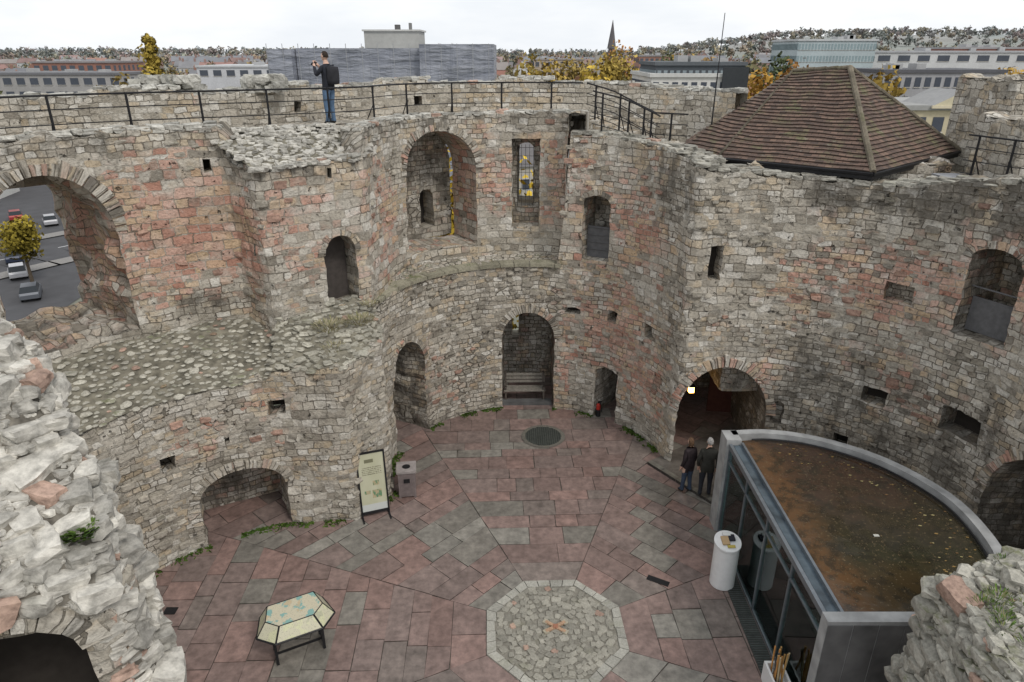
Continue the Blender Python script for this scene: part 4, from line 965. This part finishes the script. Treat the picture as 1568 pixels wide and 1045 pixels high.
def skeleton(armL,armR,legs=((-.1,0,.09),(.1,0,.09)),knees=((-.1,.03,.5),(.1,.03,.5)),coat=1.0,sh=.17):
    J={"pelvis":((0,0,.95),(.165*coat,.125*coat)),"spine":((0,-.005,1.14),(.15*coat,.12*coat)),"chest":((0,-.01,1.33),(.175*coat,.125*coat)),"nb":((0,-.01,1.46),(.10,.085)),"neck":((0,.01,1.55),.055),"skull":((0,.02,1.62),.05)}
    E=[("pelvis","spine"),("spine","chest"),("chest","nb"),("nb","neck"),("neck","skull")]
    for s,sg_,arm,k,l in (("L",-1,armL,knees[0],legs[0]),("R",1,armR,knees[1],legs[1])):
        J["sh"+s]=((sg_*sh,-.01,1.41),.075*coat); J["elb"+s]=(arm[0],.055*coat); J["wrist"+s]=(arm[1],.04)
        d=(Vector(arm[2])-Vector(arm[1])).normalized(); h=Vector(arm[1])+d*.07; J["hand"+s]=(tuple(h),(.04,.022)); E+=[("chest","sh"+s),("sh"+s,"elb"+s),("elb"+s,"wrist"+s),("wrist"+s,"hand"+s)]
        side=d.cross(Vector((0,1,0))); side=side.normalized() if side.length>.1 else Vector((1,0,0))
        for f,(o,ln) in enumerate([(-.03,.065),(-.01,.078),(.01,.075),(.03,.06)]):
            a=h+side*o+d*.04; c_=a+d*ln*.5+Vector((0,.008,0)); e_=c_+d*ln*.5+Vector((0,.02,0))
            J[f"f{s}{f}a"]=(tuple(a),.010);J[f"f{s}{f}b"]=(tuple(c_),.009);J[f"f{s}{f}c"]=(tuple(e_),.008); E+=[("hand"+s,f"f{s}{f}a"),(f"f{s}{f}a",f"f{s}{f}b"),(f"f{s}{f}b",f"f{s}{f}c")]
        t=h-d*.02+Vector((0,.035,0)); J[f"t{s}"]=(tuple(t+d*.03+Vector((0,.015,0))),.011); E.append(("hand"+s,f"t{s}"))
        J["hip"+s]=((sg_*.095,0,.87),.11*coat); J["kn"+s]=(k,.072); J["an"+s]=(l,.05); J["toe"+s]=((l[0],l[1]+.15,.045),.042); J["heel"+s]=((l[0],l[1]-.04,.045),.042)
        E+=[("pelvis","hip"+s),("hip"+s,"kn"+s),("kn"+s,"an"+s),("an"+s,"toe"+s),("an"+s,"heel"+s)]
    return J,E
J,E_=skeleton(((-.27,.12,1.22),(-.09,.32,1.42),(-.04,.36,1.5)),((.27,.12,1.22),(.09,.32,1.42),(.04,.36,1.5)),coat=1.0)
mk_person("man_photographer",(-4.9,19.4,9.19),math.radians(62),J,E_,(.018,.02,.028),(.09,.15,.24),(.03,.02,.015),hem=.86,backpack=True,camera=True,scale=1.03,head_tilt=(.1,0))
J,E_=skeleton(((-.24,-.03,1.13),(-.21,.08,.9),(-.2,.1,.8)),((.25,-.02,1.13),(.25,.06,.88),(.25,.08,.78)),coat=1.1,legs=((-.11,0,.09),(.13,.06,.09)),knees=((-.1,.03,.5),(.12,.07,.5)))
mk_person("man_in_dark_coat",(5.12,15.2,.07),math.radians(-8),J,E_,(.035,.035,.03),(.025,.027,.035),(.35,.34,.33),hem=.80,scale=1.0,head_tilt=(.15,.1))
J,E_=skeleton(((-.2,-.03,1.13),(-.2,.06,.9),(-.2,.08,.8)),((.2,-.02,1.13),(.22,.06,.9),(.22,.08,.8)),coat=1.0,sh=.15,legs=((-.12,.05,.09),(.1,-.04,.09)))
mk_person("woman_in_dark_coat",(4.72,15.5,.0),math.radians(25),J,E_,(.03,.022,.025),(.05,.07,.11),(.12,.07,.04),hem=.72,hairlen=.08,scale=.94,head_tilt=(.2,-.1))
# ------------------------------------------------------------------ town setting
GZ=-12.0
m,nt,bb=newmat("town_ground"); tc=N(nt,"ShaderNodeTexCoord").outputs["Object"]
c=RAMP(nt,NOI(nt,tc,.012,5,.6),[(.35,(.13,.14,.10)),(.5,(.17,.17,.14)),(.62,(.20,.19,.17)),(.72,(.17,.15,.10))]); setin(nt,bb.inputs["Base Color"],c); bb.inputs["Roughness"].default_value=.95
b=B(); b.quad([(-9000,-3000,GZ),(9000,-3000,GZ),(9000,12000,GZ),(-9000,12000,GZ)]); b.obj("ground",[m])
b=B(); n=48
GR=plain("grass_mound",(.07,.10,.03),.95,var=.25,scale=1.2,bump=.05)
for k in range(n):
    a,c_=2*math.pi*k/n,2*math.pi*(k+1)/n; f=lambda r,t,z:(.9+r*math.cos(t),10.7+r*math.sin(t),z)
    for (ra,za),(rb,zb2) in [((12.0,-.8),(14,-1.0)),((14,-1.0),(31,GZ+.02))]: b.quad([f(ra,a,za),f(rb,a,zb2),f(rb,c_,zb2),f(ra,c_,za)])
b.obj("castle_mound",[GR])
ASPH=plain("asphalt",(.075,.075,.08),.85,var=.1,scale=.5); PAVC=plain("pavement_slabs",(.24,.23,.22),.85)
b=B(); rd=[(-120,20),(-75,60),(-58,85),(-35,120),(-20,170)]
def ribbon(b,pts,w0,w1,z):
    for p,q in zip(pts,pts[1:]):
        p=Vector(p);q=Vector(q);d=(q-p).normalized();nn=Vector((-d.y,d.x)); b.quad([tuple(p+nn*w0)+(z,),tuple(q+nn*w0)+(z,),tuple(q+nn*w1)+(z,),tuple(p+nn*w1)+(z,)][::-1])
rdc=catmull(rd,8); ribbon(b,rdc,-6,6,GZ+.05); b.quad([(-110,45,GZ+.046),(-42,45,GZ+.046),(-50,130,GZ+.046),(-130,130,GZ+.046)]); b.obj("road",[ASPH])
b=B(); ribbon(b,rdc,6,8.5,GZ+.17); ribbon(b,rdc,-8.5,-6,GZ+.17); b.obj("pavement",[PAVC])
b=B()
for i,(p,q) in enumerate(zip(rdc,rdc[1:])):
    if i%2==0: ribbon(b,[p,q],-.08,.08,GZ+.056)
b.obj("road_markings",[WHITE])
def car(name,loc,rz,col):
    e=empty(name,loc,rz); b=B()
    secs=[(-2.1,.35,.75,.80),(-1.95,.3,.95,.85),(-1.2,.3,.98,.88),(.9,.3,.92,.88),(1.9,.3,.78,.84),(2.15,.35,.6,.78)]
    rings=[[b.vert((x,-w,z0)),b.vert((x,w,z0)),b.vert((x,w,z1-.12)),b.vert((x,w*.93,z1)),b.vert((x,-w*.93,z1)),b.vert((x,-w,z1-.12))] for x,z0,z1,w in secs]
    for a,c_ in zip(rings,rings[1:]):
        for k in range(6): b.face((a[k],c_[k],c_[(k+1)%6],a[(k+1)%6]))
    b.face(rings[0]);b.face(rings[-1][::-1])
    rb=[b.vert(p) for p in [(-1.3,-.66,1.42),(-1.3,.66,1.42),(.25,.66,1.44),(.25,-.66,1.44)]]; b.face(rb[::-1])
    b.obj("bodywork",[plain(name+"_paint",col,.3,.2,var=.03,spec=.5)],parent=e)
    b=B(); lo=[(-1.95,-.82,.96),(-1.95,.82,.96),(1.05,.82,.93),(1.05,-.82,.93)]; hi=[(-1.3,-.66,1.41),(-1.3,.66,1.41),(.25,.66,1.43),(.25,-.66,1.43)]
    for k in range(4): b.quad([lo[k],lo[(k+1)%4],hi[(k+1)%4],hi[k]])
    b.obj("windows",[plain("car_glass",(.02,.025,.03),.1,.0)],parent=e)
    b=B()
    for x in (-1.35,1.35):
        for y in (-.85,.67): b.tube((x,y,.32),(x,y+.18,.32),.32,14)
    b.obj("wheels",[IRON],parent=e)
for x,y,r,c_ in [(-59.5,79,2.2,(.03,.04,.07)),(-63,87,2.2,(.5,.5,.5)),(-55,73,2.2,(.55,.55,.57)),(-70,92,2.2,(.05,.05,.06)),(-49,66,2.1,(.12,.13,.15)),(-74,101,2.2,(.3,.04,.04)),(-67,98,2.2,(.4,.4,.42))]: car("parked_car",(x,y,GZ+.06),r,c_)
HAZE_COL=np.array((.60,.65,.72))
def bake_haze(c,Y,k=3200): t=1-math.exp(-Y/k); return tuple(np.array(c)*(1-t)+HAZE_COL*t*.75)  # aerial haze baked into the colour, stronger with distance
def building(name,x0,x1,y0,d,top,wall,roofc,floors=3,bays=8,win=(.06,.07,.09),z0=GZ,parapet=.5,rz=0):
    e=empty(name,((x0+x1)/2,y0,0),rz); w=(x1-x0)/2; b=B(); wl=bake_haze(wall,y0); rc=bake_haze(roofc,y0)
    b.box(-w,w,0,d,z0,top,c=wl); b.box(-w-.3,w+.3,-.3,d+.3,top,top+parapet,c=rc)
    fh=3.0; z=top-fh
    for f in range(floors):
        for k in range(bays):
            x=-w+2*w*(k+.5)/bays; ww=2*w/bays*.3
            b.box(x-ww,x+ww,-.06,-.02,z+.8,z+2.3,c=bake_haze(win,y0)); b.box(x-ww-.1,x+ww+.1,-.15,-.02,z+.68,z+.78,c=bake_haze((.5,.48,.44),y0))
        nb_=max(2,int(bays*d/(2*w)))
        for k in range(nb_):
            y=d*(k+.5)/nb_
            for sx in (-w-.05,w+.01): b.box(sx,sx+.04,y-.6,y+.6,z+.8,z+2.3,c=bake_haze(win,y0))
        z-=fh
    for k in range(3): xx=random.uniform(-w*.7,w*.7); b.box(xx-.8,xx+.8,d*.3,d*.5,top+parapet,top+parapet+random.uniform(.5,1.1),c=bake_haze((.4,.4,.4),y0))
    b.obj("structure",[TOWN],parent=e); return e
WR,nt,bb=newmat("scaffold_wrap"); tc=N(nt,"ShaderNodeTexCoord").outputs["Object"]; xs=N(nt,"ShaderNodeSeparateXYZ",{0:tc})
w1=NOI(nt,VM(nt,"MULTIPLY",tc,(.25,.25,1.2)),1.2,6,.6); gx=M(nt,"LESS_THAN",M(nt,"FRACT",M(nt,"MULTIPLY",xs.outputs[0],.4)),.05); gz=M(nt,"LESS_THAN",M(nt,"FRACT",M(nt,"MULTIPLY",xs.outputs[2],.5)),.07)
c=RAMP(nt,w1,[(.3,(.17,.185,.23)),(.7,(.31,.325,.37))]); c=MIX(nt,M(nt,"MULTIPLY",M(nt,"MAXIMUM",gx,gz),.4),c,(.16,.17,.2)); setin(nt,bb.inputs["Base Color"],c); bb.inputs["Roughness"].default_value=.5
bp=N(nt,"ShaderNodeBump",{"Strength":1,"Distance":.5,"Height":w1}); setin(nt,bb.inputs["Normal"],bp.outputs[0])
sb=empty("scaffold_wrapped_building")
def wavybox(x0,x1,y0,y1,z0,z1):
    b=B(); n=int((x1-x0)/.8)
    for k in range(n):
        for j in range(10):
            def q(a,c_): x=lerp(x0,x1,a/n);z=lerp(z0,z1,c_/10); return (x,y0+nz(x*.5,z*.5,3)*.5*(1 if 0<c_<10 else .1),z)
            b.quad([q(k,j),q(k+1,j),q(k+1,j+1),q(k,j+1)])
    b.quad([(x0,y1,z0),(x0,y0,z0),(x0,y0,z1),(x0,y1,z1)]); b.quad([(x1,y0,z0),(x1,y1,z0),(x1,y1,z1),(x1,y0,z1)]); b.quad([(x0,y0,z1),(x1,y0,z1),(x1,y1,z1),(x0,y1,z1)]); return b
wavybox(-29.5,-26.5,89,100,GZ,11.4).obj("corner_tower",[WR],parent=sb); wavybox(-26.4,-11.3,90.5,105,GZ,11.5).obj("left_wrap",[WR],parent=sb); wavybox(-11.2,-2.2,89.5,105,GZ,11.95).obj("right_wrap",[WR],parent=sb)
b=B()
for x in np.arange(-29.4,-2,1.9): b.tube((x,88.9,GZ),(x,88.9,12.0),.04,5)
b.obj("scaffold_poles",[plain("galvanised",(.35,.36,.38),.5,.5)],parent=sb)
b=B(); b.box(-18.8,-11.8,95,101,10,13.5,c=(.40,.40,.38)); b.box(-19,-11.6,94.8,101.2,13.5,13.7,c=(.5,.5,.48)); b.box(-15,-14.4,96,97,13.7,14.3,c=(.12,.12,.12)); b.box(-13.2,-12.9,96,97,13.7,14.5,c=(.2,.2,.2)); b.obj("plant_room",[TOWN],parent=sb)
building("office_building",21,34,110,18,7.6,(.62,.61,.58),(.55,.55,.53),4,9); building("penthouse_storey",22,35.5,112,14,9.2,(.07,.08,.09),(.10,.11,.12),1,14,win=(.22,.26,.28),z0=8.15)
b=B(); b.box(31.5,35.3,109.2,109.6,GZ,9.0,c=(.05,.055,.06)); b.obj("dark_stair_tower",[TOWN])
building("glass_office",77,98,200,20,13.9,(.42,.49,.51),(.5,.52,.53),4,24,win=(.25,.33,.35)); building("long_white_warehouse",95,150,205,30,11.0,(.55,.56,.56),(.42,.43,.45),1,10); building("flat_roof_office",62,82,122,14,7.9,(.35,.35,.36),(.1,.1,.11),3,12); building("brick_warehouse",128,152,215,20,12,(.3,.13,.09),(.28,.27,.27),3,8)
building("terrace_office",-130,-92,172,14,6.2,(.34,.33,.32),(.16,.16,.17),3,12); building("industrial_shed",-88,-58,205,25,7.2,(.55,.56,.58),(.5,.51,.52),1,8); building("brick_mill",-150,-125,230,20,8.0,(.28,.13,.09),(.22,.2,.2),4,9); building("apartment_block",8,26,265,15,8.6,(.45,.38,.3),(.3,.28,.27),4,8); building("hotel_block",-60,-42,260,14,9.0,(.5,.49,.46),(.3,.3,.3),4,9); building("apartment_block",50,66,290,14,9.6,(.33,.17,.12),(.25,.24,.24),4,8)
cb=building("cream_museum",40.5,54,76,14,5.4,(.52,.46,.32),(.32,.32,.31),3,7); b=B()
b.face([b.vert(p,c=(.55,.5,.36)) for p in ((-3,-.5,5.9),(3,-.5,5.9),(0,-.5,7.4))]); b.quad([(-3,-.5,5.9),(0,-.5,7.4),(0,6,7.4),(-3,6,5.9)],(.3,.3,.3)); b.quad([(0,-.5,7.4),(3,-.5,5.9),(3,6,5.9),(0,6,7.4)],(.3,.3,.3)); b.box(-3.2,3.2,-.6,-.4,5.6,5.9,c=(.6,.54,.4)); b.obj("pediment",[TOWN],parent=cb)
b=B(); sp_=bake_haze((.08,.07,.07),420); b.tube((53.6,400,GZ),(53.6,400,13),2.2,4,c=sp_); b.tube((53.6,400,13),(53.6,400,27),2.4,8,c=sp_,r2=.1); b.obj("church_spire",[TOWN])
for (x,y,t) in [(36,300,10),(-18,200,11.2)]:
    b=B(); c_=bake_haze((.36,.34,.3),y); b.box(x-2,x+2,y,y+4,GZ,t,c=c_)
    for k in (-1.8,1.8):
        for j in (.2,3.8): b.tube((x+k,y+j,t),(x+k,y+j,t+2.2),.4,5,c=c_,r2=.05)
    b.obj("church_tower",[TOWN])
rc=[(.27,.11,.07),(.20,.09,.06),(.14,.13,.13),(.18,.17,.17),(.33,.14,.08),(.12,.1,.09),(.24,.2,.17),(.16,.16,.17)]; wc=[(.30,.15,.1),(.5,.47,.41),(.26,.13,.09),(.6,.6,.58),(.33,.2,.14),(.3,.28,.25)]
def house_mesh(k,band):
    b=B(); Y=[150,350,800,1500][band]; w=random.uniform(5,14);d=random.uniform(7,10);t=random.uniform(5.5,8.5); h=d*.42; wl=bake_haze(random.choice(wc),Y);rf=bake_haze(rc[k%8],Y)
    b.box(-w,w,-d/2,d/2,0,t,c=wl); b.quad([(-w-.3,-d/2-.3,t-.1),(w+.3,-d/2-.3,t-.1),(w+.3,0,t+h),(-w-.3,0,t+h)],rf); b.quad([(w+.3,d/2+.3,t-.1),(-w-.3,d/2+.3,t-.1),(-w-.3,0,t+h),(w+.3,0,t+h)],rf)
    for sx in (-w,w): b.face([b.vert(p,c=wl) for p in ((sx,-d/2,t),(sx,d/2,t),(sx,0,t+h))])
    n=int(w/1.6)
    for i in range(n):
        x=-w+2*w*(i+.5)/n
        for z in (1,3.8): b.box(x-.55,x+.55,-d/2-.05,-d/2-.01,z,z+1.4,c=bake_haze((.6,.6,.6),Y)); b.box(x-.45,x+.45,-d/2-.08,-d/2-.052,z+.1,z+1.3,c=bake_haze((.05,.055,.07),Y))
    for x in (-w*.7,w*.5): b.box(x-.5,x+.5,-.5,.5,t+h-1,t+h+1.3,c=bake_haze((.25,.12,.08),Y)); b.tube((x,0,t+h+1.3),(x,0,t+h+1.8),.2,6,c=bake_haze((.4,.2,.12),Y))
    o=b.obj("tmp",[TOWN]); me=o.data; bpy.data.objects.remove(o); return me
HM=[[house_mesh(k,bnd) for k in range(8)] for bnd in range(4)]
def blocked(x,y): 
    return (-36<x<2 and y<115) or (18<x<40 and y<135) or (74<x<155 and 185<y<245) or (38<x<57 and y<95) or (-90<x<-35 and y<130) or (58<x<85 and 115<y<142) or (-155<x<-38 and 165<y<285) or (4<x<70 and 258<y<310)
for bnd,(ya,yb,nn) in enumerate([(105,230,80),(230,520,160),(520,1100,150),(1100,2000,90)]):
    for k in range(nn):
        y=random.uniform(ya,yb); x=random.uniform(-.82,.82)*y
        if blocked(x,y): continue
        o=bpy.data.objects.new("town_house",random.choice(HM[bnd])); o.location=(x,y,GZ+(3 if bnd>1 else 0)+(max(0,x)*.012 if bnd>1 else 0)); o.rotation_euler=(0,0,random.choice([0,1.57,.3,-.4,.1,-.15])+random.uniform(-.1,.1)); s=random.uniform(.9,1.2)*(1.0 if bnd<2 else 1.2); o.scale=(s,s,s*1.05); COL.objects.link(o)
class Leaves:
    def __init__(s): s.V=[];s.C=[]
    def crown(s,c,rx,rz_,n,q,col,clumps=9):
        cen=[]
        for k in range(clumps):
            d=rng.normal(size=3); d/=np.linalg.norm(d); r=rng.uniform(.25,.72); cen.append((np.array(c)+d*r*np.array([rx,rx,rz_]),rng.uniform(.32,.55),rng.uniform(.65,1.25)))
        per=n//clumps
        for cc,sz,br in cen:
            d=rng.normal(size=(per,3)); d/=np.linalg.norm(d,axis=1)[:,None]; r=rng.uniform(.35,1,size=(per,1))**.6
            p=cc+d*r*sz*np.array([rx,rx,min(rz_,rx*2.2)])
            u=rng.normal(size=(per,3));u/=np.linalg.norm(u,axis=1)[:,None]; w=np.cross(u,d); w/=np.maximum(1e-6,np.linalg.norm(w,axis=1))[:,None]
            h=q*rng.uniform(.5,1.2,size=(per,1)); s.V.append(np.stack([p-u*h-w*h*.6,p+u*h-w*h*.6,p+u*h*.7+w*h*.6,p-u*h*.7+w*h*.6],1).reshape(-1,3))
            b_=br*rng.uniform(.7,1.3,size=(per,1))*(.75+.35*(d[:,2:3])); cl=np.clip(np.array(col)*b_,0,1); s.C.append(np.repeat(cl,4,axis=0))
    def obj(s,name,parent=None):
        V=np.concatenate(s.V);C=np.concatenate(s.C);n=len(V)//4
        me=bpy.data.meshes.new(name); me.vertices.add(len(V)); me.vertices.foreach_set("co",V.astype(np.float32).ravel()); me.loops.add(len(V)); me.loops.foreach_set("vertex_index",np.arange(len(V),dtype=np.int32)); me.polygons.add(n); me.polygons.foreach_set("loop_start",np.arange(0,len(V),4,dtype=np.int32)); me.polygons.foreach_set("loop_total",np.full(n,4,dtype=np.int32)); me.update(calc_edges=True)
        ca=me.color_attributes.new("col","FLOAT_COLOR","POINT"); cc=np.ones((len(V),4),dtype=np.float32);cc[:,:3]=C; ca.data.foreach_set("color",cc.ravel()); me.materials.append(LEAF)
        o=bpy.data.objects.new(name,me); COL.objects.link(o)
        if parent: o.parent=parent
        return o
BARK=plain("bark",(.09,.07,.05),.9)
def tree(name,x,y,z0,H,rx,col,n=900,q=.35,crown_base=.3,clumps=14):
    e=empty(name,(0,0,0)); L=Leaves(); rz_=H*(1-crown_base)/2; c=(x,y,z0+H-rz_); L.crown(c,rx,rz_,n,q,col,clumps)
    if name=="poplar_tree":
        for k in range(12): L.crown((x+rng.uniform(-.4,.4),y,z0+H*(.45+.045*k)),rx*(1.05-.055*k)*.9,1.6,260,q*.8,col,5)
    L.obj("crown",e); b=B(); b.tube((x,y,z0),(x,y,z0+H*.55),H*.025,8,r2=H*.014)
    for k in range(6): a=k*1.05; b.tube((x,y,z0+H*(.3+.05*k)),(x+math.cos(a)*rx*.6,y+math.sin(a)*rx*.6,z0+H*(.5+.05*k)),H*.01,5,r2=H*.003)
    b.obj("trunk",[BARK],parent=e)
YEL=(.46,.32,.04)
tree("poplar_tree",-53.5,110,GZ,26.0,2.9,(.44,.33,.07),2200,.4,.05,26)
tree("autumn_tree",-3,36,-10,17.5,6.5,YEL,6000,.22,.2,26)
tree("autumn_tree",-51.5,70,GZ,8.0,2.7,(.38,.30,.05),2200,.2,.3,18)
for x,y,H,rx,col in [(13,118,21,5.5,YEL),(2,150,22.5,6,(.34,.25,.05)),(7,165,23,6.5,(.44,.30,.05)),(19,150,23.5,7,(.46,.33,.06)),(43,125,22.5,6.5,(.46,.26,.04)),(52,140,23,6.5,(.36,.18,.05)),(40,170,24.5,8,(.44,.30,.07)),(58,160,23,6.5,(.12,.15,.06)),(27,200,24.5,9,(.44,.32,.06)),(95,130,21,6.5,(.36,.2,.05)),(104,150,23,8,(.44,.28,.06)),(112,160,22,8,(.40,.23,.05)),(88,160,20,5.5,(.14,.17,.06)),(75,150,20,5.5,(.34,.16,.05)),(17,215,24,8,(.38,.27,.06)),(-30,160,20,6,(.3,.2,.05)),(-45,150,20.5,6,(.2,.17,.06)),(100,100,20,6.5,(.36,.25,.06)),(66,98,19.5,5,(.32,.14,.05)),(33,235,25,9,(.42,.2,.06)),(118,140,22,7,(.3,.2,.07)),(50,230,24,8,(.2,.2,.08)),(-80,150,19,6,(.3,.22,.06)),(-110,150,18.5,6,(.16,.17,.07)),(60,118,21,5,(.44,.30,.06))]:
    tree("autumn_tree",x,y,GZ,H,rx,bake_haze(col,y),1100,.5,.25,16)
cols=[(.14,.14,.06),(.09,.11,.05),(.30,.19,.06),(.38,.28,.07),(.24,.12,.06),(.17,.14,.09),(.22,.19,.07)]
L=Leaves()
for k in range(560):
    y=random.uniform(180,900); x=random.uniform(-.85,.85)*y
    if blocked(x,y): continue
    H=random.uniform(9,18)+(5 if x>0 else 0); L.crown((x,y,GZ+H*.6),H*.33,H*.42,90,H*.06,bake_haze(random.choice(cols),y),7)
L.obj("town_trees")
L=Leaves()
def hill(x,y):
    a=x/y; base=ss(900,2400,y)*(6+68*ss(.10,.42,a)+10*ss(-.9,-.5,-abs(a+.7)))
    return base+3*nz(x*.002,y*.002,5)*ss(800,1500,y)*2
for k in range(2600):
    y=900+2000*random.random(); x=random.uniform(-.85,.85)*y; H=random.uniform(10,20)*(1+(y-900)/3500)
    L.crown((x,y,GZ+hill(x,y)+H*.5),H*.6,H*.5,36,H*.13,bake_haze(random.choice(cols),y),4)
L.obj("distant_woodland")
b=B(); nx_,ny_=90,14; idx=[]
for j in range(ny_+1):
    y=850+2700*j/ny_; row=[]
    for i in range(nx_+1):
        x=(-1.0+2.0*i/nx_)*y; c=bake_haze((.14,.15,.08) if nz(x*.004,y*.004,1)>0 else (.18,.15,.08),y); row.append(b.vert((x,y,GZ+hill(x,y)+.1),c=c))
    idx.append(row)
for a,c_ in zip(idx,idx[1:]):
    for i in range(nx_): b.face((a[i],a[i+1],c_[i+1],c_[i]))
b.obj("distant_hills",[TOWN])
# ------------------------------------------------------------------ sky, sun, camera
w=bpy.data.worlds.new("World"); scene.world=w; w.use_nodes=True; nt=w.node_tree; nt.nodes.clear()
sky=N(nt,"ShaderNodeTexSky",sky_type='NISHITA',sun_disc=False); EL,AZ=math.radians(48),math.radians(140)
sky.sun_elevation=EL; sky.sun_rotation=AZ; sky.air_density=1.0; sky.dust_density=3
tc=N(nt,"ShaderNodeTexCoord").outputs["Generated"]; n1=NOI(nt,VM(nt,"MULTIPLY",tc,(1,1,4)),2.2,5,.6)
cloudc=MIX(nt,SM(nt,n1,.3,.7),(7.9,8.25,8.7),(9.9,9.95,9.9))
c=MIX(nt,.93,sky.outputs[0],cloudc); bg=N(nt,"ShaderNodeBackground",{0:c,1:.117}); o=N(nt,"ShaderNodeOutputWorld",{0:bg.outputs[0]})
sl=bpy.data.lights.new("sun","SUN"); sl.energy=1.5; sl.angle=math.radians(12); sl.color=(1,.95,.88); so=bpy.data.objects.new("sun",sl); COL.objects.link(so)
dirv=Vector((math.sin(AZ)*math.cos(EL),math.cos(AZ)*math.cos(EL),math.sin(EL))); so.rotation_euler=dirv.to_track_quat('Z','Y').to_euler()
cam=bpy.data.cameras.new("camera"); cam.lens=24; cam.sensor_width=36; cam.clip_end=20000; co=bpy.data.objects.new("camera",cam); COL.objects.link(co)
co.location=(0,0,11); co.rotation_euler=(math.radians(90-22.9),0,0); scene.camera=co
scene.view_settings.view_transform='Standard'; scene.view_settings.look='None'; scene.view_settings.exposure=0
